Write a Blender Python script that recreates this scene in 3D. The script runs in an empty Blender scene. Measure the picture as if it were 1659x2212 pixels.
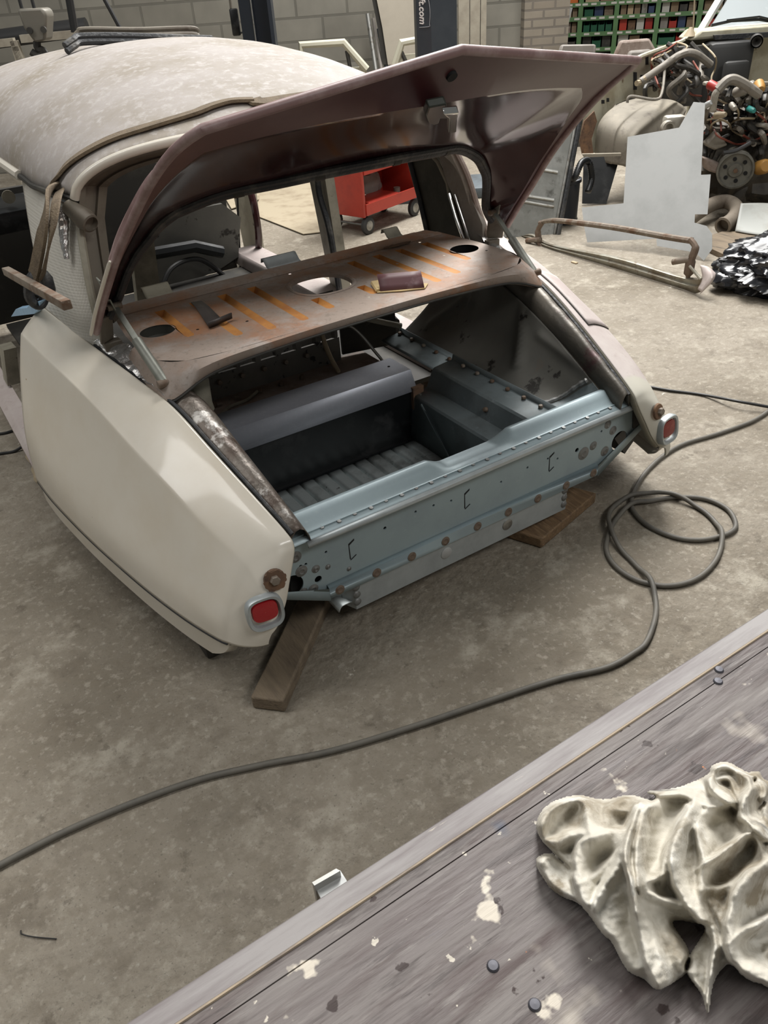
import bpy, bmesh, math, random
from mathutils import Vector, Matrix, noise
random.seed(7)
V = Vector
# ------------------------------------------------------------------ camera, light, exposure
SC = bpy.context.scene
COL = SC.collection
SC.view_settings.view_transform = 'Standard'
SC.view_settings.look = 'None'
SC.view_settings.gamma = 1
SC.view_settings.exposure = 0.14
CAM = V((-1.14, -1.424, 1.514)); YAW, PITCH, ROLL, FPX = math.radians(30.56), math.radians(34.97), math.radians(-4.28), 1662.0
FW = V((math.sin(YAW)*math.cos(PITCH), math.cos(YAW)*math.cos(PITCH), -math.sin(PITCH)))
_r = V((math.cos(YAW), -math.sin(YAW), 0)); _u = _r.cross(FW)
RT = _r*math.cos(ROLL)+_u*math.sin(ROLL); UP = -_r*math.sin(ROLL)+_u*math.cos(ROLL)
cd = bpy.data.cameras.new('camera'); cam = bpy.data.objects.new('camera', cd); COL.objects.link(cam)
cd.sensor_fit = 'VERTICAL'; cd.sensor_height = 36; cd.lens = FPX/2212*36; cd.clip_start = .02
M3 = Matrix((RT, UP, -FW)).transposed(); cam.matrix_world = Matrix.Translation(CAM) @ M3.to_4x4()
SC.camera = cam

w = bpy.data.worlds.new('hall_ambient'); SC.world = w; w.use_nodes = True
bg = w.node_tree.nodes['Background']; bg.inputs[0].default_value = (.98, 1, .97, 1); bg.inputs[1].default_value = .125
def area(name, loc, target, sx, sy, power, col=(1, .98, .95)):
    l = bpy.data.lights.new(name, 'AREA'); l.shape = 'RECTANGLE'; l.size = sx; l.size_y = sy; l.energy = power; l.color = col
    o = bpy.data.objects.new(name, l); COL.objects.link(o); o.location = loc
    o.rotation_euler = (V(target)-V(loc)).to_track_quat('-Z', 'Y').to_euler(); return o
area('roof_light', (3.2, 3.4, 5.8), (1.2, 0.8, 0), 2.0, 5.0, 760)
area('roof_light', (-3.2, 1.6, 5.8), (-1.0, 1.0, 0), 1.2, 7.0, 170)
area('roof_light', (1.6, -4.6, 5.4), (.2, 0, .2), 4.0, 1.2, 128)
area('roof_light', (7.5, 5.5, 6.2), (6.0, 4.5, 0), 2.2, 8.0, 360)

# ------------------------------------------------------------------ geometry helpers
def ray(px, py): return FW+RT*(px-829.5)/FPX-UP*(py-1106)/FPX
def on(px, py, ax, v):
    d = ray(px, py); return CAM+d*((v-CAM[ax])/d[ax])
def PX(px, py, x): return on(px, py, 0, x)
def PY(px, py, y): return on(px, py, 1, y)
def PZ(px, py, z=0.0): return on(px, py, 2, z)
def PL(px, py, p0, n):
    d = ray(px, py); n = V(n); return CAM+d*((V(p0)-CAM).dot(n)/d.dot(n))
HF = V((math.sin(YAW), math.cos(YAW), 0)); HR = V((math.cos(YAW), -math.sin(YAW), 0)); ZZ = V((0, 0, 1))
def AT(px, py, D): return PL(px, py, CAM+HF*D, HF)

def cr(p0, p1, p2, p3, t):
    return .5*((2*p1)+(p2-p0)*t+(2*p0-5*p1+4*p2-p3)*t*t+(3*p1-p0-3*p2+p3)*t**3)
def spline(pts, n):
    pts = [V(p) for p in pts]
    out = []; m = len(pts)-1
    for i in range(n+1):
        f = i/n*m; k = min(int(f), m-1); t = f-k
        out.append(cr(pts[max(k-1, 0)], pts[k], pts[k+1], pts[min(k+2, m)], t))
    return out
def resample(pts, n):
    pts = [V(p) for p in pts]; L = [0]
    for a, b in zip(pts, pts[1:]): L.append(L[-1]+(b-a).length)
    out = []; k = 0
    for i in range(n+1):
        s = L[-1]*i/n
        while k < len(pts)-2 and L[k+1] < s: k += 1
        t = (s-L[k])/max(L[k+1]-L[k], 1e-9); out.append(pts[k].lerp(pts[k+1], t))
    return out
def loft(st, ns, nt):
    """st: list of stations (each a polyline of the same count) -> fine grid rows"""
    rows = [spline(s, nt) for s in st]
    cols = [spline([r[j] for r in rows], ns) for j in range(nt+1)]
    return [[cols[j][i] for j in range(nt+1)] for i in range(ns+1)]
def mir(p): return V((-p[0], p[1], p[2]))
def frame(d):
    d = d.normalized(); a = ZZ if abs(d.z) < .9 else V((1, 0, 0)); x = d.cross(a).normalized(); return x, x.cross(d).normalized()

class G:
    def __init__(s): s.b = bmesh.new()
    def face(s, pts, mi=0):
        try:
            f = s.b.faces.new([s.b.verts.new(p) for p in pts]); f.material_index = mi; return f
        except Exception: pass
    def grid(s, rows, mi=0, closed=False, mf=None):
        vs = [[s.b.verts.new(p) for p in r] for r in rows]
        n = len(rows[0])
        for i in range(len(rows)-1):
            for j in range(n if closed else n-1):
                k = (j+1) % n
                try:
                    f = s.b.faces.new((vs[i][j], vs[i][k], vs[i+1][k], vs[i+1][j])); f.material_index = mf(i, j) if mf else mi
                except Exception: pass
        return vs
    def box(s, c, size, rot=None, mi=0, bev=0.0):
        """c centre; rot: (ax,ay,az) vectors"""
        c = V(c); ax = rot or (V((1, 0, 0)), V((0, 1, 0)), ZZ)
        h = [x/2 for x in size]; b = min(bev, min(h)*.9)
        if b <= 0:
            vs = [s.b.verts.new(c+ax[0]*h[0]*x+ax[1]*h[1]*y+ax[2]*h[2]*z) for x in (-1, 1) for y in (-1, 1) for z in (-1, 1)]
            for q in ((0, 1, 3, 2), (4, 6, 7, 5), (0, 4, 5, 1), (2, 3, 7, 6), (0, 2, 6, 4), (1, 5, 7, 3)):
                f = s.b.faces.new([vs[i] for i in q]); f.material_index = mi
        else:
            t = bmesh.new(); bmesh.ops.create_cube(t, size=1)
            for v in t.verts: v.co = V((v.co.x*size[0], v.co.y*size[1], v.co.z*size[2]))
            bmesh.ops.bevel(t, geom=t.edges[:], offset=b, segments=2, affect='EDGES', profile=.5)
            mp = {v: s.b.verts.new(c+ax[0]*v.co.x+ax[1]*v.co.y+ax[2]*v.co.z) for v in t.verts}
            for f in t.faces:
                g = s.b.faces.new([mp[v] for v in f.verts]); g.material_index = mi
            t.free()
        return s
    def bar(s, a, b, wx, wy, up=ZZ, mi=0, bev=0.0):
        a, b = V(a), V(b); d = (b-a); L = d.length; d.normalize()
        x = d.cross(up)
        if x.length < 1e-4: x = d.cross(V((0, 1, 0)))
        x.normalize(); y = x.cross(d)
        return s.box((a+b)/2, (wx, L, wy), (x, d, y), mi, bev)
    def tube(s, pts, r, n=10, cap=True, mi=0):
        pts = [V(p) for p in pts]; R = r if isinstance(r, (list, tuple)) else [r]*len(pts)
        x = None; rings = []
        for i, p in enumerate(pts):
            d = (pts[min(i+1, len(pts)-1)]-pts[max(i-1, 0)])
            if d.length < 1e-9: d = V((0, 0, 1))
            d.normalize()
            if x is None: x, _ = frame(d)
            x = (x-d*x.dot(d)); x = x.normalized() if x.length > 1e-6 else frame(d)[0]
            y = d.cross(x); rings.append([p+(x*math.cos(2*math.pi*k/n)+y*math.sin(2*math.pi*k/n))*R[i] for k in range(n)])
        vs = s.grid(rings, mi, closed=True)
        if cap:
            for e in (vs[0][::-1], vs[-1]):
                try: s.b.faces.new(e).material_index = mi
                except Exception: pass
        return s
    def cyl(s, a, b, r, n=24, mi=0): return s.tube([a, b], r, n, True, mi)
    def lathe(s, c, axis, prof, n=28, mi=0):
        """prof: (radius, height) along axis"""
        c = V(c); d = V(axis).normalized(); x, y = frame(d)
        s.grid([[c+d*h+(x*math.cos(2*math.pi*k/n)+y*math.sin(2*math.pi*k/n))*max(r, 1e-4) for k in range(n)] for r, h in prof], mi, closed=True); return s
    def ball(s, c, rx, ry, rz, n=16, mi=0, ax=None, f=None):
        c = V(c); ax = ax or (V((1, 0, 0)), V((0, 1, 0)), ZZ); rows = []
        for i in range(n+1):
            a = math.pi*i/n-math.pi/2; row = []
            for k in range(2*n):
                t = math.pi*k/n; u = V((math.cos(a)*math.cos(t), math.cos(a)*math.sin(t), math.sin(a)))
                q = f(u) if f else 1.0
                row.append(c+(ax[0]*u.x*rx+ax[1]*u.y*ry+ax[2]*u.z*rz)*q)
            rows.append(row)
        s.grid(rows, mi, closed=True); return s
    def poly(s, outer, holes=(), mi=0):
        """flat polygon with holes (3-D points, one plane)"""
        es = []
        for lp in (outer, *holes):
            vs = [s.b.verts.new(p) for p in lp]
            es += [s.b.edges.new((vs[i], vs[(i+1) % len(vs)])) for i in range(len(vs))]
        r = bmesh.ops.triangle_fill(s.b, edges=es, use_beauty=True)
        for f in r['geom']:
            if isinstance(f, bmesh.types.BMFace): f.material_index = mi
        return s
    def slab(s, outer, off, holes=(), mi=0):
        """prism: polygon and its copy moved by off, with walls"""
        off = V(off); o = [V(p) for p in outer]; hs = [[V(p) for p in h] for h in holes]
        s.poly(o, hs, mi); s.poly([p+off for p in o], [[p+off for p in h] for h in hs], mi)
        for lp in (o, *hs):
            for i in range(len(lp)):
                a, b = lp[i], lp[(i+1) % len(lp)]; s.face((a, b, b+off, a+off), mi)
        return s
    def make(s, name, mats, parent=None, smooth=True, solid=0, off=-1, bev=0, ang=40, loc=None):
        bmesh.ops.remove_doubles(s.b, verts=s.b.verts[:], dist=1e-5)
        bmesh.ops.recalc_face_normals(s.b, faces=s.b.faces[:])
        base = V(loc) if loc is not None else V((0, 0, 0))
        p = parent
        while p is not None: base = base+p.location; p = p.parent
        for v in s.b.verts: v.co -= base
        me = bpy.data.meshes.new(name); s.b.to_mesh(me); s.b.free()
        for m in (mats if isinstance(mats, (list, tuple)) else [mats]): me.materials.append(m)
        if smooth:
            for f in me.polygons: f.use_smooth = True
            try: me.set_sharp_from_angle(angle=math.radians(ang))
            except Exception: pass
        o = bpy.data.objects.new(name, me); COL.objects.link(o); o.parent = parent
        if loc is not None: o.location = loc
        if solid:
            m = o.modifiers.new('thick', 'SOLIDIFY'); m.thickness = solid; m.offset = off
        if bev:
            m = o.modifiers.new('bevel', 'BEVEL'); m.width = bev; m.segments = 2; m.limit_method = 'ANGLE'
        return o

def tag(o, label, cat, group=None, kind=None):
    if kind: o['kind'] = kind
    if label: o['label'] = label
    if cat: o['category'] = cat
    if group: o['group'] = group
    return o
def thing(name, label, cat, loc, group=None):
    o = bpy.data.objects.new(name, None); COL.objects.link(o); o.location = loc; o.empty_display_size = .1
    return tag(o, label, cat, group)
def struct(g, name, m, **k):
    o = g.make(name, m, None, **k); o['kind'] = 'structure'; return o

# ------------------------------------------------------------------ materials
def mat(name, col, rough=.5, metal=0.0, layers=(), bump=None, coat=0.0, spec=.5, stretch=None, rvar=0.0, alpha=None, trans=0.0):
    """layers: (colour, scale, lo, hi[, detail, amount]) noise masks over the base; bump: (scale, strength)"""
    m = bpy.data.materials.new(name); m.use_nodes = True; nt = m.node_tree; N = nt.nodes; L = nt.links
    b = N['Principled BSDF']; b.inputs['Roughness'].default_value = rough; b.inputs['Metallic'].default_value = metal
    b.inputs['Coat Weight'].default_value = coat; b.inputs['Coat Roughness'].default_value = .08; b.inputs['Specular IOR Level'].default_value = spec
    b.inputs['Transmission Weight'].default_value = trans
    tc = N.new('ShaderNodeTexCoord'); src = tc.outputs['Object']
    if stretch:
        mp = N.new('ShaderNodeMapping'); mp.inputs['Scale'].default_value = stretch; L.new(src, mp.inputs[0]); src = mp.outputs[0]
    rgb = N.new('ShaderNodeRGB'); rgb.outputs[0].default_value = (*col, 1); cur = rgb.outputs[0]
    rc = None
    for i, ly in enumerate(layers):
        c, sc, lo, hi = ly[:4]; det = ly[4] if len(ly) > 4 else 6; am = ly[5] if len(ly) > 5 else 1.0
        n = N.new('ShaderNodeTexNoise'); n.inputs['Scale'].default_value = sc; n.inputs['Detail'].default_value = det; n.inputs['Roughness'].default_value = .65
        of = N.new('ShaderNodeVectorMath'); of.inputs[1].default_value = (i*7.3, i*3.1, i*5.7); L.new(src, of.inputs[0]); L.new(of.outputs[0], n.inputs['Vector'])
        mr = N.new('ShaderNodeMapRange'); mr.inputs[1].default_value = lo; mr.inputs[2].default_value = hi; mr.inputs[4].default_value = am; L.new(n.outputs['Fac'], mr.inputs[0])
        mx = N.new('ShaderNodeMix'); mx.data_type = 'RGBA'; L.new(mr.outputs[0], mx.inputs[0]); L.new(cur, mx.inputs[6]); mx.inputs[7].default_value = (*c, 1); cur = mx.outputs[2]
        if rvar and i == 0:
            rr = N.new('ShaderNodeMapRange'); rr.inputs[3].default_value = rough; rr.inputs[4].default_value = min(1, rough+rvar); L.new(mr.outputs[0], rr.inputs[0]); L.new(rr.outputs[0], b.inputs['Roughness'])
    L.new(cur, b.inputs['Base Color'])
    if bump:
        n = N.new('ShaderNodeTexNoise'); n.inputs['Scale'].default_value = bump[0]; n.inputs['Detail'].default_value = 8; L.new(src, n.inputs['Vector'])
        bp = N.new('ShaderNodeBump'); bp.inputs['Strength'].default_value = bump[1]; bp.inputs['Distance'].default_value = bump[2] if len(bump) > 2 else .01
        L.new(n.outputs['Fac'], bp.inputs['Height']); L.new(bp.outputs[0], b.inputs['Normal'])
    if alpha is not None: b.inputs['Alpha'].default_value = alpha
    return m
RUST = (.12, .05, .02)
M = {}
M['white'] = mat('cream_paint', (.66, .62, .54), .28, 0, [((.60, .54, .44), 2.2, .45, .75), ((.30, .19, .09), 22, .745, .78, 3)], coat=.5, rvar=.12)
M['pink'] = mat('pink_primer', (.48, .41, .39), .6, 0, [((.56, .51, .48), 6, .4, .7), ((.40, .33, .31), 30, .55, .75)])
M['dusty'] = mat('dusty_roof', (.325, .298, .280), .75, 0, [((.235, .205, .165), 3.0, .42, .66), ((.40, .375, .36), 34, .5, .7), ((.30, .26, .21), 140, .56, .7, 3, .6)])
M['burg'] = mat('burgundy_paint', (.030, .0075, .009), .14, 0, [((.05, .02, .021), 3, .5, .75, 3, .6)], coat=.5, rvar=.12)
M['burgfl'] = mat('dull_burgundy_flange', (.066, .020, .022), .38, 0, [((.095, .038, .038), 4, .5, .75)])
M['burgrim'] = mat('dusty_burgundy', (.22, .135, .13), .45, 0, [((.36, .27, .26), 14, .45, .7)])
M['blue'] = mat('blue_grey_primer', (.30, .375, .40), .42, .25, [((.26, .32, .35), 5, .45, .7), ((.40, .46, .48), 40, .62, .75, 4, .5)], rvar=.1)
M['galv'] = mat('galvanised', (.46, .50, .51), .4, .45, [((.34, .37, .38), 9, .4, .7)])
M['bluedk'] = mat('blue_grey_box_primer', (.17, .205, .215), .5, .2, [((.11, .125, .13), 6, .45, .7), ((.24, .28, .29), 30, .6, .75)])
M['black'] = mat('black_primer', (.008, .009, .010), .35, .1, [((.030, .031, .032), 6, .54, .64)], rvar=.2)
M['beam'] = mat('blue_black_beam', (.40, .42, .475), .42, .4, [((.44, .46, .51), 60, .5, .7)])
M['ribs'] = mat('scuffed_steel', (.50, .555, .56), .36, .35, [((.20, .21, .205), 5, .46, .66), ((.08, .08, .075), 40, .64, .72)])
M['wing'] = mat('grey_inner_wing', (.10, .098, .088), .5, .2, [((.15, .145, .125), 3, .42, .7), ((.02, .018, .015), 7, .60, .64), ((.16, .10, .06), 5, .68, .78, 4, .6)], rvar=.2)
M['gutter'] = mat('ground_bare_metal', (.145, .125, .105), .42, .35, [((.085, .060, .046), 9, .45, .6), ((.55, .53, .50), 18, .555, .63, 10, .85), ((.22, .19, .165), 60, .55, .65)], bump=(60, .4, .006))
M['gutterw'] = mat('primed_gutter', (.125, .115, .098), .45, .25, [((.19, .165, .13), 4, .45, .65), ((.10, .055, .055), 7, .56, .64), ((.50, .48, .45), 13, .70, .74, 8, .8)], bump=(50, .3, .005))
M['tape'] = mat('silver_tape', (.55, .55, .54), .22, .8, [((.22, .19, .17), 18, .5, .62)], bump=(35, .9, .01))
M['shelf'] = mat('rusty_primer_shelf', (.30, .24, .20), .62, .1, [((.32, .155, .08), 4.0, .44, .66), ((.36, .315, .285), 9, .52, .7), ((.18, .145, .12), 70, .55, .7, 4, .7)])
M['orange'] = mat('orange_rust', (.46, .20, .045), .65, 0, [((.34, .13, .04), 12, .45, .7), ((.24, .12, .06), 40, .6, .75)])
M['primer'] = mat('brown_primer', (.26, .21, .18), .65, 0, [((.15, .10, .075), 8, .45, .7), ((.34, .29, .25), 30, .55, .75)])
M['frame'] = mat('window_channel', (.155, .135, .105), .55, .1, [((.085, .065, .048), 7, .45, .7), ((.24, .215, .175), 30, .6, .75)])
M['vinyl'] = mat('perforated_vinyl', (.48, .46, .41), .6, 0, [((.36, .33, .29), 5, .5, .75)])
def add_dots(m, sc):
    nt = m.node_tree; N = nt.nodes; L = nt.links; b = N['Principled BSDF']
    v = N.new('ShaderNodeTexVoronoi'); v.inputs['Scale'].default_value = sc; v.inputs['Randomness'].default_value = 0
    tc = N.new('ShaderNodeTexCoord'); L.new(tc.outputs['Object'], v.inputs['Vector'])
    bp = N.new('ShaderNodeBump'); bp.inputs['Strength'].default_value = .6; bp.inputs['Distance'].default_value = .003
    L.new(v.outputs['Distance'], bp.inputs['Height']); L.new(bp.outputs[0], b.inputs['Normal'])
add_dots(M['vinyl'], 130)
M['seal'] = mat('black_rubber', (.022, .024, .027), .55, 0, [((.10, .095, .085), 9, .52, .7)], bump=(60, .4))
M['chrome'] = mat('chrome', (.72, .72, .70), .16, 1)
M['steel'] = mat('dull_steel', (.36, .36, .34), .38, .8, [((.18, .16, .13), 20, .5, .7)])
M['strut'] = mat('zinc_strut', (.24, .25, .22), .5, .4, [((.15, .15, .13), 14, .45, .7)])
M['scorchrust'] = mat('scorched_rust_weld', (.17, .13, .10), .6, .3, [((.10, .055, .035), 60, .5, .7)])
M['olive'] = mat('olive_trim', (.055, .053, .042), .6, 0, [((.09, .085, .068), 5, .5, .7)])
M['pillarpale'] = mat('dusty_pale_pillar', (.30, .275, .245), .55, .1, [((.20, .17, .145), 6, .45, .7), ((.42, .40, .37), 14, .6, .75)])
M['rust'] = mat('rust', (.13, .075, .045), .8, 0, [((.22, .12, .06), 14, .45, .7), ((.06, .035, .025), 40, .5, .7)])
M['rusty_steel'] = mat('rusty_steel', (.21, .175, .14), .6, .3, [((.13, .075, .045), 9, .46, .62), ((.33, .30, .25), 30, .55, .7)])
M['scorch'] = mat('scorched_weld', (.20, .205, .20), .5, .5, [((.12, .10, .09), 90, .5, .7)])
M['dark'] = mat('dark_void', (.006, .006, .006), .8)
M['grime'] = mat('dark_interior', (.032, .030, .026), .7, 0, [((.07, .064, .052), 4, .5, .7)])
M['creamdk'] = mat('dirty_cream', (.30, .28, .22), .6, 0, [((.15, .135, .105), 4, .48, .68), ((.05, .04, .03), 12, .66, .72)])
M['red_lens'] = mat('red_lens', (.36, .006, .012), .18, 0, coat=.6, bump=(220, .25))
M['darkred'] = mat('faded_red_lens', (.20, .018, .016), .3, 0, [((.30, .05, .04), 30, .55, .7)])
M['alu'] = mat('aluminium_sheet', (.45, .46, .455), .5, .3, [((.37, .38, .375), 4, .45, .7), ((.36, .22, .13), 11, .74, .78, 3)])
M['ply'] = mat('offcut_sheet', (.36, .37, .35), .6, 0, [((.28, .27, .24), 5, .45, .7)])
M['rubber'] = mat('grey_hose', (.135, .125, .105), .6, 0, [((.09, .085, .075), 12, .45, .7)])
M['cable'] = mat('black_cable', (.02, .02, .02), .5)
M['bag'] = mat('black_plastic_film', (.014, .015, .018), .24, 0, coat=.4)
M['cloth'] = mat('dirty_cotton', (.56, .53, .46), .9, 0, [((.25, .21, .15), 9, .47, .60, 6, .85), ((.66, .64, .58), 20, .52, .62, 6, .8), ((.08, .085, .085), 8, .60, .68, 6, .9)], bump=(520, .25, .0015), spec=.1)
M['redpaint'] = mat('red_trolley_paint', (.44, .045, .028), .4, 0, [((.34, .035, .025), 8, .5, .7)])
M['liftblue'] = mat('dark_blue_grey_paint', (.033, .042, .052), .42, 0, [((.045, .055, .065), 5, .45, .7)])
M['liftfoot'] = mat('blue_grey_paint', (.085, .105, .12), .5, 0, [((.05, .055, .06), 9, .5, .7)])
M['green'] = mat('green_shelf_paint', (.085, .175, .07), .5, 0, [((.06, .12, .05), 5, .45, .7)])
M['binred'] = mat('red_plastic', (.30, .022, .015), .4); M['bingreen'] = mat('green_plastic', (.014, .085, .045), .4)
M['binblue'] = mat('blue_plastic', (.03, .05, .11), .45); M['binorange'] = mat('orange_plastic', (.55, .14, .03), .5)
M['card'] = mat('cardboard', (.23, .165, .105), .8, 0, [((.17, .12, .075), 9, .45, .7)]); M['paper'] = mat('white_card', (.48, .46, .42), .7)
M['tan'] = mat('tan_paper', (.45, .34, .22), .8)
M['cardfloor'] = mat('flattened_cardboard', (.37, .315, .225), .85, 0, [((.25, .20, .135), 5, .48, .7)])
M['carpanel'] = mat('moulded_grey_panel', (.21, .19, .17), .55, 0, [((.30, .28, .26), 5, .5, .7)])
M['oldcream'] = mat('old_cream_rusting', (.46, .44, .34), .55, 0, [((.33, .29, .20), 5, .45, .65), ((.13, .065, .03), 7, .63, .7, 6)])
M['tub'] = mat('underseal_tub', (.20, .18, .145), .75, 0, [((.27, .24, .19), 3, .45, .65), ((.10, .085, .07), 12, .55, .75)])
M['glass'] = mat('windscreen_glass', (.75, .82, .86), .08, 0, trans=.6, coat=.3, rvar=.1)
M['wood'] = mat('weathered_plank', (.20, .155, .105), .8, 0, [((.13, .10, .07), 6, .42, .68), ((.06, .05, .04), 3, .62, .72)], bump=(30, .5, .006), stretch=(6, 1, 6))
M['woodwarm'] = mat('sawn_plank', (.20, .125, .065), .75, 0, [((.11, .07, .04), 8, .42, .68), ((.27, .18, .1), 20, .5, .7)], bump=(30, .4, .004), stretch=(6, 1, 6))
M['rail'] = mat('pale_board', (.33, .30, .24), .8, 0, [((.22, .19, .15), 5, .45, .7)])
M['sheetbeige'] = mat('beige_sheet', (.44, .40, .33), .6, 0, [((.38, .34, .28), 2.5, .45, .7)])
M['bluefilm'] = mat('blue_wipe', (.30, .48, .66), .6, 0, [((.22, .36, .52), 30, .5, .7)])
M['strap'] = mat('brown_webbing', (.135, .10, .062), .9, 0, [((.08, .058, .036), 30, .45, .7)], bump=(200, .7, .004))
M['hose_dark'] = mat('oily_rubber', (.035, .033, .030), .5, 0, [((.09, .08, .065), 14, .5, .7)])
M['hose_grey'] = mat('dusty_rubber', (.20, .18, .15), .6, 0, [((.11, .10, .085), 14, .5, .7)])
M['oily'] = mat('oily_casting', (.045, .038, .028), .5, .2, [((.11, .085, .055), 9, .5, .7), ((.014, .012, .010), 16, .5, .7)])
M['wire_red'] = mat('red_wire', (.20, .05, .03), .6); M['wire_tan'] = mat('tan_wire', (.33, .27, .18), .6)
M['aluc'] = mat('cast_alloy', (.40, .38, .33), .5, .4, [((.24, .21, .17), 20, .45, .7)])
M['amber'] = mat('brown_plastic', (.35, .18, .04), .5); M['teal'] = mat('teal_plastic', (.03, .22, .20), .4)
M['sand'] = mat('sandpaper_back', (.10, .04, .045), .5, 0, [((.20, .13, .14), 16, .55, .72)])
M['sandy'] = mat('sandpaper_grit', (.50, .38, .19), .8)

def floor_mat():
    m = mat('worn_concrete', (.262, .230, .182), .72, 0, [((.175, .150, .113), 1.0, .42, .64, 8), ((.340, .308, .250), 6, .54, .66, 10), ((.140, .116, .086), 7, .54, .66, 10, .7), ((.38, .355, .30), 60, .60, .70, 4, .7), ((.10, .085, .065), 130, .60, .68, 3, .6),
                                                   ((.10, .082, .06), 1.7, .63, .76, 7, .7), ((.20, .170, .128), 26, .49, .60, 10, .6), ((.37, .335, .275), 42, .55, .66, 10, .6), ((.11, .09, .066), 17, .62, .68, 10, .6), ((.58, .55, .48), 8, .70, .715, 8)], bump=(34, .75, .012), rvar=.15)
    return m
def brick_mat(name, c1, c2, mort, wx, hy, ms):
    m = mat(name, c1, .9); nt = m.node_tree; N = nt.nodes; L = nt.links; b = N['Principled BSDF']
    tc = N.new('ShaderNodeTexCoord'); br = N.new('ShaderNodeTexBrick'); L.new(tc.outputs['UV'], br.inputs['Vector'])
    br.inputs['Color1'].default_value = (*c1, 1); br.inputs['Color2'].default_value = (*c2, 1); br.inputs['Mortar'].default_value = (*mort, 1)
    br.inputs['Scale'].default_value = 1; br.inputs['Brick Width'].default_value = wx; br.inputs['Row Height'].default_value = hy; br.inputs['Mortar Size'].default_value = ms
    n = N.new('ShaderNodeTexNoise'); n.inputs['Scale'].default_value = 2.4; n.inputs['Detail'].default_value = 8; L.new(tc.outputs['Object'], n.inputs['Vector'])
    mx = N.new('ShaderNodeMix'); mx.data_type = 'RGBA'; mx.blend_type = 'MULTIPLY'; mx.inputs[0].default_value = .7
    L.new(br.outputs['Color'], mx.inputs[6]); L.new(n.outputs['Color'], mx.inputs[7])
    hs = N.new('ShaderNodeHueSaturation'); hs.inputs['Saturation'].default_value = 0; L.new(n.outputs['Color'], hs.inputs['Color']); L.new(hs.outputs[0], mx.inputs[7])
    gm = N.new('ShaderNodeBrightContrast'); gm.inputs['Bright'].default_value = .0; L.new(mx.outputs[2], gm.inputs[0])
    L.new(gm.outputs[0], b.inputs['Base Color'])
    bp = N.new('ShaderNodeBump'); bp.inputs['Strength'].default_value = .6; bp.inputs['Distance'].default_value = .01; bp.invert = True
    L.new(br.outputs['Fac'], bp.inputs['Height']); L.new(bp.outputs[0], b.inputs['Normal'])
    return m
def uv_planar(o, ax, ay):
    me = o.data; uv = me.uv_layers.new(name='UV')
    for lp in me.loops:
        p = me.vertices[lp.vertex_index].co; uv.data[lp.index].uv = (p.dot(ax), p.dot(ay))
# ------------------------------------------------------------------ setting
g = G(); g.slab([V((-6, -4, -.1)), V((16, -4, -.1)), V((16, 18, -.1)), V((-6, 18, -.1))], (0, 0, .1)); FLOOR = struct(g, 'floor', floor_mat(), smooth=False)
WD = 9.0
def wallp(r, z, d=0): return CAM+HF*(WD+d)+HR*r+ZZ*(z-CAM.z)
g = G(); g.slab([wallp(-9, 0), wallp(2.15, 0), wallp(2.15, 3.2), wallp(-9, 3.2)], HF*.2)
o = struct(g, 'wall_back', brick_mat('concrete_blocks', (.31, .295, .25), (.26, .245, .205), (.19, .18, .15), .5, .2, .012), smooth=False); uv_planar(o, HR, ZZ)
g = G(); g.slab([wallp(1.72, 0, -.18), wallp(2.16, 0, -.18), wallp(2.16, 3.2, -.18), wallp(1.72, 3.2, -.18)], HF*.5)
o = struct(g, 'wall_pier', brick_mat('brick_pier_old', (.33, .29, .23), (.27, .23, .18), (.20, .175, .145), .22, .075, .01), smooth=False); uv_planar(o, HR, ZZ)
def farp(r, z): return CAM+HF*15+HR*r+ZZ*(z-CAM.z)
g = G(); g.slab([farp(-2, 0), farp(16, 0), farp(16, 3.2), farp(-2, 3.2)], HF*.2)
o = struct(g, 'wall_far', brick_mat('far_blocks', (.16, .15, .13), (.13, .122, .105), (.10, .09, .08), .5, .2, .012), smooth=False); uv_planar(o, HR, ZZ)

# ------------------------------------------------------------------ the car body
CAR = thing('stripped_car', 'stripped old saloon body shell, cream rear wings, dusty roof, boot lid raised, on floor planks', 'car', (0, 1.0, .06))
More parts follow.
